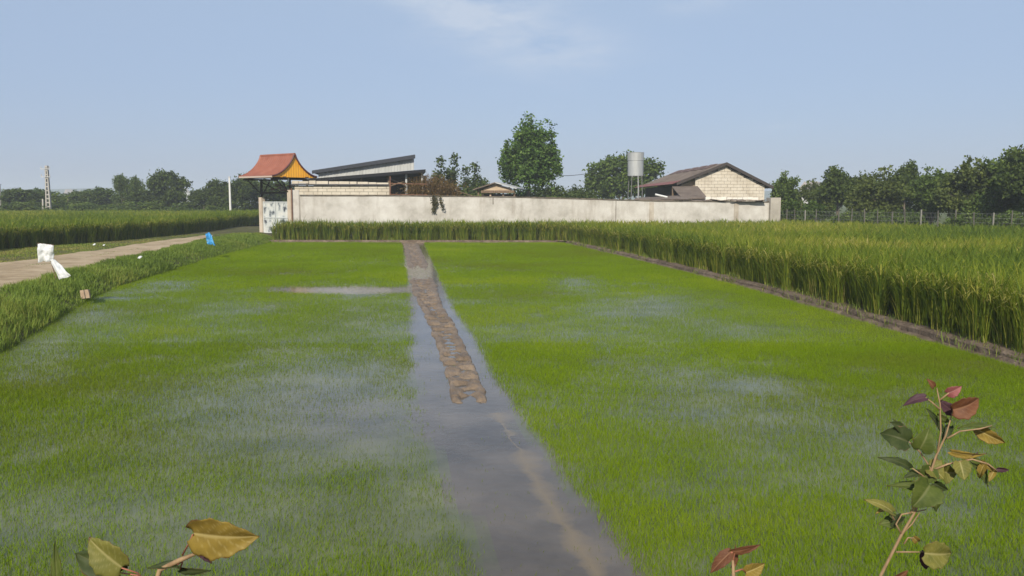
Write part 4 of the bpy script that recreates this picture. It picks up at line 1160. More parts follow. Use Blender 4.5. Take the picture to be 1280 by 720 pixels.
for (P_, u, v, Y, ws, lab) in (
    (RC, 985, 216, 58, .8, 'fresh green tree right beside the wall end pillar and barn'),
    (RB, 1012, 226, 62, .9, 'low pale tree in the dip of the tree row right of the barn'),
    (RA, 1048, 210, 56, .9, 'dark dense tree rising first after the dip in the row behind the fence'),
    (RB, 1094, 211, 52, .9, 'broad olive brown tree with rounded top behind the fence'),
    (RA, 1130, 204, 56, .7, 'dark pointed tree standing behind the broad olive one'),
    (RC, 1166, 211, 52, .85, 'green tree between the dark pointed tree and the tall group at the right edge'),
    (RA, 1195, 214, 49, .8, 'dark lower tree just left of the tall group at the right edge'),
    (RB, 1216, 198, 47, .85, 'olive tree starting the tall group at the right edge'),
    (RC, 1248, 190, 46, .85, 'tall green tree second in from the right edge of the photo'),
    (RA, 1283, 184, 43, .9, 'tallest dark tree cut by the right edge of the photo'),
    (RB, 1330, 190, 41, .9, None), (RA, 1390, 196, 38, .9, None), (RC, 1455, 192, 36, .9, None)):
    put(P_, u, v, Y, 5, lab or 'orchard tree beyond the right edge behind the wire fence', GR_R, ws)
for (u, v, Y, lab) in ((1000, 240, 53.5, 'pale green bush at the foot of the tree beside the wall end'), (1153, 258, 46.5, 'bright small bush glowing against the dark trees behind the fence'),
                       (1128, 262, 47, 'light bush low behind the fence left of the brightest bush'), (1060, 258, 51, 'low bush under the first dark tree behind the fence'),
                       (1210, 256, 43, 'low bush at the foot of the olive tree near the right edge'), (1262, 256, 41.5, 'low bush under the tallest dark tree at the right edge'),
                       (1095, 256, 49.5, 'low bush under the broad olive brown tree'), (985, 252, 54, 'lower bush next to the end pillar of the wall')):
    put(RE if u in (1153, 1000) else RD, u, v, Y, 2.5, lab, 'bushes along the wire fence', .9 if u == 1153 else 1.15)['category'] = 'bush'
# dark trees deeper in the orchard so no sky shows under the crowns
for k, (u, v, Y) in enumerate(((1030, 228, 68), (1075, 224, 66), (1115, 222, 66), (1150, 222, 64), (1190, 218, 62), (1235, 215, 60), (1275, 212, 58), (1320, 210, 56), (1380, 210, 52))):
    put(RA if k % 2 else RC, u, v, Y, 5, 'tree of the second row, half hidden behind the front orchard trees', 'second row orchard trees', 1.3)

# ---- left tree belt
LA = tree_proto('field_tree', 'round', 31, 5, 5.2, fol('belt_foliage', (.05, .08, .018), (.085, .125, .026), (.14, .18, .045)), 6500, .26)
LB = tree_proto('field_tree', 'dome', 32, 5, 5.0, F_DARK, 8000, .25)
LC = tree_proto('field_tree', 'bush', 33, 4, 5.0, F_LIGHT, 6000, .22)
LD = tree_proto('field_tree', 'bush', 34, 4, 5.2, F_MID, 6000, .22)
GL_ = 'trees along the far side of the left rice field'
put(LB, 211, 210, 92, 5, 'big dark round tree standing out above the far tree belt', GL_, .9)
put(LA, 152, 219, 97, 5, 'loose two headed tree just left of the big dark round one', GL_, .6)
put(LA, 170, 221, 96, 5, 'narrow pale tree touching the loose two headed tree', GL_, .42)
put(LB, 275, 222, 90, 5, 'dark tree directly left of the thin white pole', GL_, .85)
put(LB, 306, 214, 88, 5, 'dark tree between the thin white pole and the red gate roof', GL_, .8)
put(LB, 252, 235, 91, 5, 'low dark tree in the gap right of the big round tree', GL_, 1.3)
put(LB, 330, 222, 89, 5, 'dark tree seen under the eave of the red gate roof', GL_, .9)
put(LA, 352, 226, 93, 5, 'tree half hidden behind the gate and its roof', GL_, 1.0)
i = 0
for u in range(-110, 206, 13):
    pr_ = (LA, LC, LD, LC, LA, LB)[i % 6]; hh_ = 4 if pr_ in (LC, LD) else 5
    v = 238.5 + random.uniform(-4, 4); Y = 96 + random.uniform(-5, 9)
    put(pr_, u, v, Y, hh_, 'one of the low trees forming the even green belt across the far left field', 'low trees of the far left belt', 1.7); i += 1
i = 0
for u in range(-100, 330, 27):
    put((LD, LC)[i % 2], u + random.uniform(-6, 6), 250 + random.uniform(-2.5, 2.5), 88.5 + random.uniform(-1, 1), 4, 'low shrub at the foot of the far left tree belt', 'shrubs before the far left belt', 2.3)['category'] = 'bush'; i += 1

# ---- trees behind the yard
YA = tree_proto('slender_tree', 'spire', 41, 5, 2.0, F_DARK, 1600, .24)
YB = tree_proto('yard_tree', 'bush', 42, 4, 5, F_DARK, 3600, .28)
GY = 'trees behind the farmyard'
for u, v, Y, lab, ws in ((549, 199, 68, 'thin dark ragged tree just right of the shed roof', 1.0), (566, 195, 70, 'taller thin dark tree beside the ragged one', .9), (583, 210, 70, 'short thin tree between the taller thin one and the poplar', 1.1), (596, 206, 72, 'thin tree with a ragged top over the hut roof', 1.0), (557, 215, 69, 'low thin tree in front of the two dark ragged ones', 1.5)):
    put(YA, u, v, Y, 5, lab, 'thin dark trees behind the shed', ws)
for u, v, Y, lab, ws in ((610, 222, 72, 'dark low tree left of the poplar behind the hut', .9), (580, 228, 66, 'dark bushy tree behind the dry shrub', .9), (690, 226, 70, 'dark bush right behind the poplar trunk', .9), (716, 230, 72, 'low bush between the poplar and the tree behind the tank', .9),
                         (735, 234, 66, 'low bush at the left foot of the tree behind the tank', .8), (525, 232, 66, 'dark bush showing under the shed roof', 1), (655, 232, 66, 'bush around the foot of the poplar', .8), (496, 238, 70, 'bush showing through the open shed bay', 1.2)):
    put(YB, u, v, Y, 4, lab, GY, ws)
YL = tree_proto('garden_bush', 'bush', 44, 2.5, 2.6, F_LIGHT, 1500, .14)
put(YL, 593, 235.5, 53, 2.5, 'small light green bush left of the hut', None, .7)['category'] = 'bush'

# ---- dry shrub over the wall and hanging vine
ds = empty('dry_shrub', (at_depth(540, 250, 51).x, 50.9, .2)); tag(ds, 'brown withered shrub spilling over the wall beside the shed', 'shrub')
rng = np.random.default_rng(9); n = 2600
az = rng.uniform(0, 6.28, n)
hub = rng.uniform(-1.5, 1.5, n)
P = np.stack([hub + rng.normal(0, .15, n), rng.uniform(-.15, 1.1, n), rng.uniform(1.5, 3.0, n) - .3 * np.abs(hub)], 1)
L = rng.uniform(.3, 1.15, n) * np.where(hub > 0.3, .8, 1.0)
V, t, q, nn_, sg = blades(P, az, L, rng.uniform(.3, .95, n), np.full(n, .022), 3, rng.uniform(0, .35, n))
tt_ = np.clip(rng.normal(.4, .25, n), 0, 1)
np_mesh('twigs', V, t, q, F_DRY, ds, tint=np.concatenate([tt_, np.tile(tt_, 2)]))
C = P[rng.integers(0, n, 2400)] + np.stack([rng.normal(0, .4, 2400), rng.normal(0, .3, 2400), rng.uniform(-.1, .75, 2400)], 1)
V, q = leaf_quads(C, .11, rng); np_mesh('leaves', V, None, q, F_DRY, ds, tint=np.clip(rng.normal(.5, .25, 2400), 0, 1))
mb = MB(); rg = random.Random(2)
for k in range(12):
    x = rg.uniform(-1.2, 1.2); mb.tube([(x * .3, .4, -.2), (x * .7, .4, 1.3), (x * 1.25, rg.uniform(0, .6), 2.5 + rg.uniform(0, .6))], [.03, .022, .008], 5)
mb.tube([(.2, .3, 1.6), (.5, .3, 3.4)], [.03, .012], 5); mb.tube([(.3, .2, 2.9), (2.4, .3, 2.25)], [.035, .02], 5)
mb.build('branches', WOOD, ds)
hv = empty('hanging_vine', (at_depth(545, 250, 48.0).x, 47.97, 2.36)); tag(hv, 'brownish vine hanging down the wall face below the dry shrub', 'vine')
rng = np.random.default_rng(10); n = 420
br = rng.choice(3, n, p=[.5, .3, .2]); t_ = rng.random(n) ** .8
C = np.stack([np.array([-.12, -.05, .2])[br] + np.array([.0, .05, .22])[br] * t_ + rng.normal(0, .06, n), -.06 - rng.uniform(0, .1, n), .08 - t_ * np.array([.95, .6, .78])[br]], 1)
V, q = leaf_quads(C, .11, rng); np_mesh('leaves', V, None, q, F_DRY if False else fol('vine_foliage', (.06, .06, .03), (.10, .095, .045), (.16, .14, .07)), hv, tint=rng.random(n))
MB().tube([(-.1, .12, .14), (-.12, -.11, .1), (-.1, -.12, -.75)], .012, 4).tube([(.1, .12, .14), (.2, -.11, .1), (.4, -.12, -.6)], .01, 4).build('stems', WOOD, hv)

# =================================================================== FENCE, POLES, CABLE, LITTER
fA, fB, fC = Vector((16.3, 52.0, .1)), Vector((24.4, 39.0, .1)), Vector((36.5, 19.5, .1))
fence = empty('wire_fence', fA); tag(fence, 'wire mesh fence on concrete posts along the far edge of the rice', 'fence')
CONC = material('concrete_post', (.26, .245, .215), .9, .15, ramp=[(.3, (.075, .072, .056)), (.7, (.15, .14, .115))], noise=(5, 5, (2, 2, .6)))
rg = random.Random(6)
def tcol(u):   # where a sight line at pixel column u meets the fence line
    k = (u - 640) / FPX; d = fB - fA
    t = (k * fA.y - fA.x) / (d.x - k * d.y); return fA + d * t
us = [982, 993, 1005.5, 1018.5, 1047.5, 1063, 1080, 1096, 1113, 1130, 1149.5, 1171.5, 1192, 1216.5, 1239.5, 1262, 1290, 1318, 1348, 1380]
for k, u in enumerate(us):
    p = tcol(u) - fA; big = k % 2 == 0
    MB().tube([p + Vector((0, 0, -.1)), p + Vector((rg.uniform(-.05, .05), rg.uniform(-.05, .05), 1.55 + rg.uniform(-.1, .1)))], [.046 if big else .034, .042 if big else .03], 4 if big else 6).build('post', CONC if rg.random() < .8 else material('pale_concrete_post', (.22, .21, .18), .9, .1), fence)
mb = MB(); pe_ = tcol(1385) - fA
for z in (.25, .5, .75, 1.0, 1.22, 1.44): mb.tube([Vector((0, 0, z)), pe_ + Vector((0, 0, z))], .005, 3)
dl = pe_.length; nD = int(dl / .22)
for k in range(nD): a = pe_ * (k / nD); b = pe_ * ((k + 1) / nD); mb.tube([a + Vector((0, 0, .25)), b + Vector((0, 0, 1.44))], .003, 3); mb.tube([a + Vector((0, 0, 1.44)), b + Vector((0, 0, .25))], .003, 3)
mb.build('mesh', material('fence_wire', (.18, .18, .17), .6, .4, metallic=.3), fence)

# concrete lattice pole, left
POLEC = material('pale_concrete_pole', (.40, .37, .33), .9, .15, ramp=[(.3, (.30, .28, .25)), (.7, (.44, .41, .37))], noise=(2, 5, (2, 2, .5)))
lp = empty('utility_pole', at_depth(61, 261, 88)); lp.location.z = .2
tag(lp, 'pale concrete utility pole with ladder openings and cross arms', 'utility pole')
hp = at_depth(61, 207, 88).z - .2
wb, wt = .23, .08
mb = MB()
for sx in (-1, 1): mb.slab([(sx * wb - .06, -.15, 0), (sx * wb + .06, -.15, 0), (sx * wt + .05, -.1, hp), (sx * wt - .05, -.1, hp)], (0, .26, 0))
nR = 13
for k in range(nR + 1):
    z = (hp - .2) * k / nR + .1; w = wb + (wt - wb) * z / hp
    mb.box((0, 0, z), (2 * w - .06, .2, .12 if k else .3))
mb.build('shaft', POLEC, lp)
for z in (hp - .35, hp - 1.15): MB().box((-.05, -.16, z), (.95, .08, .08)).build('crossarm', GREYMETAL, lp)
for z in (hp - .25, hp - 1.05):
    for x in (-.48, .36): MB().tube([(x, -.16, z - .03), (x, -.16, z + .17)], [.05, .03], 6).build('insulator', material('ceramic_insulator', (.45, .42, .40), .3, .5), lp)
sp = MB().slab([(-.62, -.2, 0), (-.45, -.2, 0), (-.42, -.2, 2.1), (-.55, -.2, 2.1)], (0, .14, 0)).build('stub_post', POLEC, lp)
for u, v, Y, r_, lab in ((288, 221.5, 82, .085, 'thin plain white pole standing between dark trees near the gate'), (0.5, 231, 92, .14, 'grey pole cut by the left edge of the photo')):
    p = at_depth(u, 260, Y); p.z = .2; o_ = empty('line_pole', p); tag(o_, lab, 'pole')
    h_ = at_depth(u, v, Y).z - .2
    MB().tube([(0, 0, -.1), (0, 0, h_)], [r_ * 1.25, r_], 10).build('shaft', material('white_painted_pole', (.66, .64, .60), .7, .2) if r_ < .1 else POLEC, o_, smooth=False)
    MB().box((0, 0, h_ + .03), (r_ * 2.4, r_ * 2.4, .06)).build('cap', GREYMETAL, o_)
a, b = at_depth(672, 218.5, 59.5), at_depth(745, 215, 78)
pts = [a.lerp(b, t) + Vector((0, 0, -.18 * math.sin(math.pi * t))) for t in np.linspace(0, 1, 12)]
o_ = MB().tube(pts, .022, 5).build('power_cable', material('black_cable', (.03, .03, .03), .6, .3)); tag(o_, 'black cable strung between the poplar and the tree by the tank', 'cable')

# sacks and litter
PLASTIC = material('white_sack_plastic', (.72, .73, .74), .45, .4, ramp=[(.3, (.62, .63, .65)), (.7, (.78, .78, .78))], noise=(4, 4, (1, 1, 1)), translucent=.18)
BLUEP = material('blue_bag_plastic', (.05, .28, .62), .4, .4, ramp=[(.25, (.03, .20, .52)), (.55, (.07, .36, .70)), (.75, (.5, .68, .82))], noise=(5, 3, (1, 1, 1)), translucent=.18)
def cloth(corners, n, seed, amp, thick=.012, bulge=0.0):
    """crumpled closed bag between four corners (tl, tr, br, bl)"""
    tl, tr, br, bl_ = (Vector(c) for c in corners)
    nrm = (tr - tl).cross(bl_ - tl).normalized(); front, backr = [], []
    for i in range(n + 1):
        r, rb = [], []
        for j in range(n + 1):
            s, t = j / n, i / n
            p = tl.lerp(tr, s).lerp(bl_.lerp(br, s), t)
            w = fbm(np.array([s * 3.1 + seed]), np.array([t * 3.1 - seed]), seed, 4)[0] - .5
            ed = math.sin(math.pi * s) * math.sin(math.pi * t)
            fold = .35 * math.sin(s * 9 + 3 * t + seed) * amp
            pp = p + nrm * (w * amp * 2 + fold)
            if i in (0, n) or j in (0, n): pp += Vector((0, 0, (w) * amp * 1.2))
            r.append(pp + nrm * (bulge * ed ** .6 + thick)); rb.append(pp - nrm * (bulge * ed ** .6 * .8))
        front.append(r); backr.append(rb)
    mb = MB(); mb.grid(front); mb.grid(backr)
    for r_ in (0, -1): mb.grid([front[r_], backr[r_]])
    for c in (0, -1): mb.grid([[r[c] for r in front], [r[c] for r in backr]])
    return mb
YS = 17.3
base = on_ground(72, 352, .42)
def W(u, v, dy=0.0): return at_depth(u, v, YS + dy)
wc = W(58, 316); o_ = cloth([W(47.5, 304.5), W(67, 307), W(66, 326), W(49, 327)], 22, 3, .055, bulge=.03).build('white_sack', PLASTIC, origin=wc, smooth=True)
tag(o_, 'white plastic sack stretched upright like a flag on a stick', 'sack')
wc = W(74, 337, -.1); o_ = cloth([W(62, 324, -.05), W(68, 323.5, -.05), W(89, 345, -.15), W(73, 349.5, -.15)], 22, 5, .06, bulge=.06).build('white_sack', PLASTIC, origin=wc, smooth=True)
tag(o_, 'white plastic sack slumped on the bank grass below the upright sack', 'sack')
st_ = W(70, 345, .1); sr = empty('wooden_stick', (st_.x, st_.y, st_.z)); tag(sr, 'thin wooden stick holding up the white sack', 'stick')
tp = W(57, 304.5, .05)
MB().tube([(0, 0, -.05), Vector((tp.x, tp.y, tp.z)) - sr.location], .009, 6).tube([W(47, 304, .04) - sr.location, W(67.5, 306.5, .04) - sr.location], .008, 5).build('shaft', WOOD, sr)
YB_ = 31.8
def Wb(u, v, dy=0.0): return at_depth(u, v, YB_ + dy)
wc = Wb(262, 300); o_ = cloth([Wb(256, 293), Wb(262, 290.5), Wb(269.5, 306.5), Wb(259, 304)], 22, 7, .10, bulge=.06).build('blue_bag', BLUEP, origin=wc, smooth=True)
tag(o_, 'crumpled blue and white plastic bag caught on the bank grass', 'bag')
bp = on_ground(107, 373, .08)
blk = MB()
blk.box((0, 0, .09), (.18, .10, .19), .3, Matrix.Rotation(.22, 3, 'Z') @ Matrix.Rotation(-.12, 3, 'Y') @ Matrix.Rotation(-.15, 3, 'X'))
o_ = blk.build('brick', material('tan_brick', (.40, .27, .18), .9, .1, ramp=[(.3, (.30, .21, .14)), (.7, (.40, .30, .21))], noise=(12, 5, (1, 1, 1)), bump=(30, .4, .01)), bevel=.006); o_.location = bp
tag(o_, 'single tan brick at the water edge below the white sacks', 'brick')
for (u, v, z, s_, lab) in ((118, 306.5, .4, .11, 'small white scrap lying by the rice edge beyond the track'), (130, 307, .4, .09, 'tiny pale scrap right of the white scrap beyond the track'), (175, 323, .5, .12, 'pale scrap of paper lying on the bank grass between the sacks and the blue bag')):
    p = on_ground(u, v, z); c = .5 * s_
    o_ = cloth([p + Vector((-c, c, .5 * s_)), p + Vector((c, c * .7, .6 * s_)), p + Vector((c * .9, -c, .1 * s_)), p + Vector((-c, -c * .8, .05 * s_))], 8, int(u) % 13, s_ * .25, .006, s_ * .1).build('litter', PLASTIC, origin=p, smooth=True); tag(o_, lab, 'litter', 'scraps of litter')

# =================================================================== FAR DISTANCE: hills and town
HILL = material('distant_hill', (.07, .10, .06), .95, .05, ramp=[(.35, (.045, .07, .035)), (.65, (.09, .115, .06))], noise=(.02, 5, (1, 1, 1)))
def hill(name, Y, x0, x1, hfun, depth):
    rows = []
    xs = np.linspace(x0, x1, 120)
    for (dy, k) in ((-depth, 0), (-depth * .5, .6), (0, 1), (depth * .6, .55), (depth, 0)):
        rows.append([Vector((x, Y + dy, -.2 + k * float(hfun(x)))) for x in xs])
    o = MB().grid(rows).build(name, HILL, smooth=True); tag(o, kind='structure')
hill('hills', 1100, -1300, 1300, lambda x: 9 + 8 * fbm(np.array([x * .006]), np.array([0.]), 91, 4)[0] + max(0, 5 - abs(x + 520) / 60), 160)
HW = material('house_render', (.55, .52, .48), .9, .1); HR = material('house_roof_tile', (.36, .30, .26), .9, .1)
hs = empty('distant_house', (0, 0, 0)); tag(hs, 'house', 'house')
MB().box((0, 0, 2.5), (9, 8, 5)).build('wall', HW, hs)
MB().prism([(-5, -4.6, 5), (5, -4.6, 5), (0, -4.6, 7.2)], (0, 9.2, 0)).build('roof', HR, hs)
first = True
for k, (u, v, Y) in enumerate(((8, 236.5, 620), (17, 237, 640), (28, 237.5, 600), (40, 237, 620), (86, 236.5, 640), (100, 237.5, 620), (232, 234.5, 640), (1006, 226.5, 330), (1016, 227, 340), (1024, 227.5, 330))):
    o_ = hs if first else copy_tree(hs); first = False
    top = at_depth(u, v, Y); o_.location = (top.x, Y, -.2); kz = max(1, (top.z + .2) / 7.2); o_.scale = (.55 if Y > 500 else .4, .55, kz)
    o_.rotation_euler = (0, 0, random.uniform(-.6, .6))
    if u < 300: o_['label'] = 'tiny pale house above the far left tree belt'; o_['group'] = 'houses of the distant town'
    else: o_['label'] = 'pale house peeking over the dip in the right tree row'; o_['group'] = 'houses beyond the orchard'

# =================================================================== FOREGROUND SAPLINGS
def leaf_mat(name, dark, light, vein, tr=.26):
    mt = bpy.data.materials.new(name); mt.use_nodes = True
    N, L = mt.node_tree.nodes, mt.node_tree.links; p = N['Principled BSDF']
    p.inputs['Roughness'].default_value = .55; p.inputs['Specular IOR Level'].default_value = .18
    a = N.new('ShaderNodeAttribute'); a.attribute_name = 'vein'
    t = N.new('ShaderNodeTexCoord'); n = N.new('ShaderNodeTexNoise'); n.inputs['Scale'].default_value = 38; n.inputs['Detail'].default_value = 5
    L.new(t.outputs['Object'], n.inputs['Vector'])
    c = N.new('ShaderNodeValToRGB'); c.color_ramp.elements[0].position = .35; c.color_ramp.elements[1].position = .7
    c.color_ramp.elements[0].color = (*dark, 1); c.color_ramp.elements[1].color = (*light, 1); L.new(n.outputs['Fac'], c.inputs[0])
    ae = N.new('ShaderNodeAttribute'); ae.attribute_name = 'edge'
    n3 = N.new('ShaderNodeTexNoise'); n3.inputs['Scale'].default_value = 60; n3.inputs['Detail'].default_value = 4; L.new(t.outputs['Object'], n3.inputs['Vector'])
    ad = N.new('ShaderNodeMath'); ad.operation = 'ADD'; L.new(ae.outputs['Fac'], ad.inputs[0]); L.new(n3.outputs['Fac'], ad.inputs[1])
    mr = N.new('ShaderNodeMapRange'); mr.inputs['From Min'].default_value, mr.inputs['From Max'].default_value = 1.02, 1.2; L.new(ad.outputs[0], mr.inputs['Value'])
    me_ = N.new('ShaderNodeMix'); me_.data_type = 'RGBA'; L.new(mr.outputs[0], me_.inputs['Factor']); L.new(c.outputs[0], me_.inputs['A']); me_.inputs['B'].default_value = (.12, .065, .03, 1)
    mx = N.new('ShaderNodeMix'); mx.data_type = 'RGBA'; L.new(a.outputs['Fac'], mx.inputs['Factor']); L.new(me_.outputs['Result'], mx.inputs['A']); mx.inputs['B'].default_value = (*vein, 1)
    L.new(mx.outputs['Result'], p.inputs['Base Color'])
    trn = N.new('ShaderNodeBsdfTranslucent'); L.new(mx.outputs['Result'], trn.inputs['Color'])
    ms = N.new('ShaderNodeMixShader'); ms.inputs[0].default_value = tr
    L.new(p.outputs[0], ms.inputs[1]); L.new(trn.outputs[0], ms.inputs[2]); L.new(ms.outputs[0], N['Material Output'].inputs['Surface'])
    return mt
LM = {'green': leaf_mat('leaf_green', (.060, .085, .016), (.110, .140, .028), (.16, .17, .06)),
      'dark': leaf_mat('leaf_dark_green', (.026, .040, .012), (.052, .068, .020), (.075, .08, .03), .12),
      'yellow': leaf_mat('leaf_yellow_green', (.13, .135, .028), (.22, .20, .045), (.36, .32, .13)),
      'ochre': leaf_mat('leaf_ochre', (.20, .14, .028), (.30, .21, .04), (.50, .40, .16)),
      'red': leaf_mat('leaf_rust_red', (.12, .048, .024), (.20, .085, .04), (.28, .15, .08)),
      'pink': leaf_mat('leaf_pink', (.24, .07, .07), (.38, .14, .13), (.42, .22, .2)),
      'purple': leaf_mat('leaf_purple', (.045, .022, .03), (.085, .04, .05), (.12, .07, .07), .15)}
def leaf_part(parent, base, tip, width, roll, kind, fold=.35, curl=.25, name='leaf', shape='heart', seed=0):
    base, tip = Vector(base), Vector(tip); ax = tip - base; Ln = ax.length; ax.normalize()
    view = Vector((0, -1, .25)).normalized()
    side = ax.cross(view); side = side.normalized() if side.length > 1e-3 else ax.orthogonal().normalized()
    nr = side.cross(ax).normalized(); Rm = Matrix.Rotation(roll, 3, ax); side, nr = Rm @ side, Rm @ nr
    rg = random.Random(seed); NL, NW = 36, 16; V, vein, edg = [], [], []
    for i in range(NL + 1):
        t = i / NL
        if shape == 'heart': w = 2.1 * (t + .02) ** .42 * (1 - t) ** .95 if t > .03 else .35 + t * 7
        else: w = (math.sin(math.pi * min(1, t * 1.02 + .02)) ** .8) * 1.0
        w = max(w, .0) * width / 2 * 1.05
        w *= 1 + ((.05 * ((i * .5 + seed * .3) % 1) + .06 * math.sin(i * .7 + 2 * seed) - .05 * rg.random()) if 1 < i < NL - 1 else 0)
        for j in range(-NW // 2, NW // 2 + 1):
            s = j / (NW / 2)
            back = .10 * Ln * (abs(s) ** 2) * (1 - t) ** 6 if shape == 'heart' else 0
            up = fold * abs(s) * w - curl * Ln * (t - .35) ** 2 + .025 * Ln * math.sin(5 * t + 4 * s + seed) * abs(s)
            p = base + ax * (t * Ln - back) + side * (s * w) + nr * up
            V.append(p)
            ph = (t - abs(s) * .32) * 6
            lat = max(0, 1 - abs((ph - round(ph))) / .13) * .5 if 0 < ph < 6 else 0
            edg.append(.62 * max(abs(s) ** 5, max(0, (t - .8) / .2)))
            vein.append(max(max(0, 1 - abs(s) / .13) * .85, lat * .8))
    nc = NW + 1
    F = [(i * nc + j, i * nc + j + 1, (i + 1) * nc + j + 1, (i + 1) * nc + j) for i in range(NL) for j in range(NW)]
    me = bpy.data.meshes.new(name)
    O = Vector(parent.location) if parent else Vector((0, 0, 0))
    me.from_pydata([p - O for p in V], [], F)
    at_ = me.attributes.new('vein', 'FLOAT', 'POINT'); at_.data.foreach_set('value', np.array(vein, np.float32))
    at_ = me.attributes.new('edge', 'FLOAT', 'POINT'); at_.data.foreach_set('value', np.array(edg, np.float32))
    for p in me.polygons: p.use_smooth = True
    me.update()
    o = link_mesh(name, me, LM[kind], parent)
    md = o.modifiers.new('thickness', 'SOLIDIFY'); md.thickness = .0005
    return o
TWIG = material('twig_bark', (.26, .17, .085), .7, .3, ramp=[(.3, (.18, .11, .055)), (.7, (.34, .23, .12))], noise=(60, 5, (1, 1, .3)))
REDTWIG = material('red_twig', (.32, .12, .07), .6, .3)
SD = 1.9
def F_(u, v, d=0.0): return at_depth(u, v, SD + d)
rootp = Vector((F_(1085, 720).x - .03, SD - .05, .5))
sap = empty('poplar_sapling', rootp); tag(sap, 'tall poplar sapling with green, yellow and rusty leaves, near right foreground', 'sapling')
def rel(p): return Vector(p) - rootp
main = [rel((rootp.x, rootp.y, .45)), rel(F_(1080, 800)), rel(F_(1101, 719)), rel(F_(1127, 668)), rel(F_(1142, 643)), rel(F_(1158, 607)), rel(F_(1170, 570)), rel(F_(1182, 545)), rel(F_(1190, 518))]
MB().tube(main, [.008, .0046, .0037, .0034, .003, .0028, .0025, .0021, .0012], 8).build('stem', TWIG, sap, smooth=True)
tw = MB()
def twig(pts, r=.0018): tw.tube([rel(F_(*p)) for p in pts], [r * 1.2] + [r] * (len(pts) - 2) + [r * .6], 6)
twig([(1170, 575), (1176, 540), (1175, 505), (1171, 485)]); twig([(1175, 512), (1165, 503), (1157, 497)]); twig([(1190, 518), (1196, 505), (1206, 497)]); twig([(1175, 500), (1185, 492), (1188, 489)])
twig([(1184, 548), (1200, 539), (1225, 536), (1240, 532)]); twig([(1158, 605), (1163, 585), (1150, 565), (1136, 552)]); twig([(1160, 600), (1150, 592), (1140, 585)]); twig([(1165, 588), (1185, 580), (1215, 574), (1235, 580), (1248, 590)], .0022)
twig([(1127, 668), (1120, 655), (1127, 643), (1158, 637)], .002); twig([(1127, 668), (1140, 655), (1150, 640)]); twig([(1120, 690), (1140, 690), (1158, 690)]); twig([(1130, 680), (1135, 672), (1143, 673)]); twig([(1118, 650), (1112, 640), (1108, 632)]); twig([(1137, 643), (1150, 622), (1160, 610)])
tw.build('twigs', TWIG, sap, smooth=True)
LEAVES = [  # base(u,v), tip(u,v), width px, roll, kind, depth offset
    ((1192, 513), (1229, 500), 30, .25, 'red', -.02), ((1184, 492), (1203, 484), 16, .2, 'pink', 0), ((1168, 484), (1160, 474), 9, 0, 'red', .01), ((1157, 496), (1128, 504), 14, .7, 'purple', 0),
    ((1193, 516), (1174, 501), 17, -.5, 'purple', .02), ((1177, 540), (1160, 510), 16, .6, 'dark', .02), ((1136, 552), (1102, 540), 34, .1, 'dark', -.02), ((1131, 540), (1114, 527), 17, .5, 'dark', 0), ((1136, 540), (1117, 522), 6, .9, 'green', .01),
    ((1150, 562), (1163, 536), 30, -.2, 'green', -.01), ((1140, 585), (1106, 569), 14, .4, 'dark', .01), ((1165, 585), (1150, 604), 26, .1, 'green', 0), ((1160, 582), (1182, 598), 30, -.3, 'yellow', .01), ((1180, 590), (1196, 592), 28, .2, 'yellow', .02),
    ((1160, 612), (1113, 602), 15, .5, 'green', .02), ((1163, 606), (1143, 634), 44, .1, 'green', -.02), ((1160, 612), (1178, 640), 28, -.3, 'green', .01), ((1118, 640), (1086, 622), 18, .6, 'yellow', 0), ((1124, 650), (1100, 655), 20, .3, 'green', .03),
    ((1240, 532), (1200, 531), 10, .8, 'green', .02), ((1222, 537), (1258, 556), 20, .5, 'ochre', .04), ((1190, 566), (1236, 572), 12, .7, 'ochre', .01), ((1200, 577), (1206, 600), 24, .2, 'yellow', -.01), ((1215, 576), (1240, 608), 20, -.4, 'green', .02), ((1246, 586), (1262, 588), 8, .5, 'purple', 0), ((1228, 578), (1250, 594), 7, .3, 'ochre', 0),
    ((1157, 692), (1194, 694), 38, .15, 'yellow', -.03), ((1156, 690), (1157, 714), 14, .5, 'purple', .02), ((1142, 672), (1150, 680), 10, .3, 'ochre', 0), ((1118, 724), (1136, 714), 14, .4, 'red', 0), ((1188, 532), (1178, 552), 12, .5, 'dark', .03), ((1206, 576), (1224, 566), 9, .9, 'purple', .02), ((1230, 580), (1222, 600), 11, .8, 'ochre', .0), ((1150, 590), (1130, 596), 12, .6, 'dark', .01), ((1112, 634), (1094, 640), 10, .9, 'ochre', .01), ((1128, 645), (1112, 660), 12, .6, 'dark', .02), ((1172, 520), (1190, 530), 10, .4, 'green', .02), ((1243, 588), (1236, 602), 9, .7, 'ochre', .01), ((1168, 604), (1186, 614), 13, .5, 'dark', .02), ((1110, 758), (1070, 765), 38, .3, 'green', 0), ((1105, 790), (1140, 800), 38, .3, 'green', .02)]
for k, (b_, t_, w_, ro, kd, dd) in enumerate(LEAVES):
    leaf_part(sap, F_(*b_, dd), F_(*t_, dd + random.uniform(-.02, .02)), .95 * w_ * SD / FPX, ro, kd, fold=random.uniform(.15, .6), curl=random.uniform(.15, .75), seed=k)
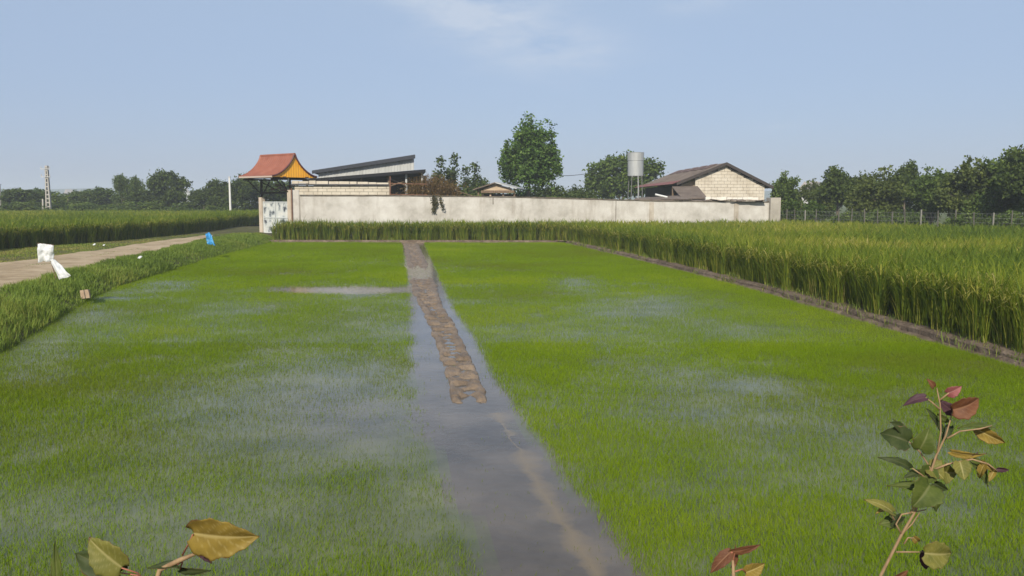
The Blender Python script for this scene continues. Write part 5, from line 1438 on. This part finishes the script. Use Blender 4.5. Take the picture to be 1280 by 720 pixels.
# small saplings at the bottom left and bottom centre
def small_sapling(label, D, stem_pts, leaves, name='poplar_shoot', red=True):
    P0 = at_depth(*stem_pts[0], D); rp = Vector((P0.x, D, .5)); o = empty(name, rp); tag(o, label, 'sapling', 'young poplar shoots at the camera')
    mb = MB(); mb.tube([(0, 0, -.06), P0 - rp] + [at_depth(*p, D) - rp for p in stem_pts[1:]], [.006] + [.004] * (len(stem_pts) - 1) + [.002], 7)
    mb.build('stem', TWIG, o, smooth=True)
    tw = MB()
    for k, (b_, t_, w_, ro, kd, dd, src) in enumerate(leaves):
        leaf_part(o, at_depth(*b_, D + dd), at_depth(*t_, D + dd), w_ * D / FPX, ro, kd, fold=.3, curl=.25, seed=k + 50)
        m1 = [(src[0] + b_[0]) / 2 + 3, (src[1] + b_[1]) / 2 - 4]
        tw.tube([at_depth(*src, D) - rp, at_depth(*m1, D + dd * .5) - rp, at_depth(*b_, D + dd) - rp], [.0016, .0013, .0011], 5)
    tw.build('petioles', REDTWIG, o, smooth=True)
small_sapling('young shoot with large ochre leaf and rounded dark leaf, bottom left', 1.25, [(195, 800), (190, 745), (200, 712), (225, 700), (250, 690)],
    [((241, 668), (322, 675), 62, .45, 'ochre', -.03, (228, 694)), ((252, 680), (263, 706), 20, .4, 'purple', .0, (245, 680)), ((150, 716), (92, 692), 46, .1, 'dark', -.01, (185, 730)), ((152, 710), (108, 674), 46, -.15, 'yellow', -.03, (185, 730)),
     ((222, 706), (183, 708), 12, .7, 'dark', 0, (228, 700)), ((225, 712), (262, 716), 14, .6, 'dark', .02, (225, 702)), ((72, 740), (68, 678), 14, .4, 'green', .05, (185, 760)), ((40, 735), (38, 715), 12, .4, 'green', .05, (180, 770))])
small_sapling('young shoot with rust red leaves at the bottom centre', 1.3, [(925, 800), (918, 740), (916, 700)],
    [((914, 690), (952, 683), 14, .6, 'red', 0, (916, 702)), ((913, 690), (887, 716), 18, .5, 'red', 0, (916, 704)), ((932, 716), (957, 706), 24, .3, 'ochre', .02, (917, 715)), ((916, 708), (922, 682), 12, .8, 'red', .02, (916, 712)), ((918, 742), (880, 752), 30, .3, 'green', 0, (918, 745))])
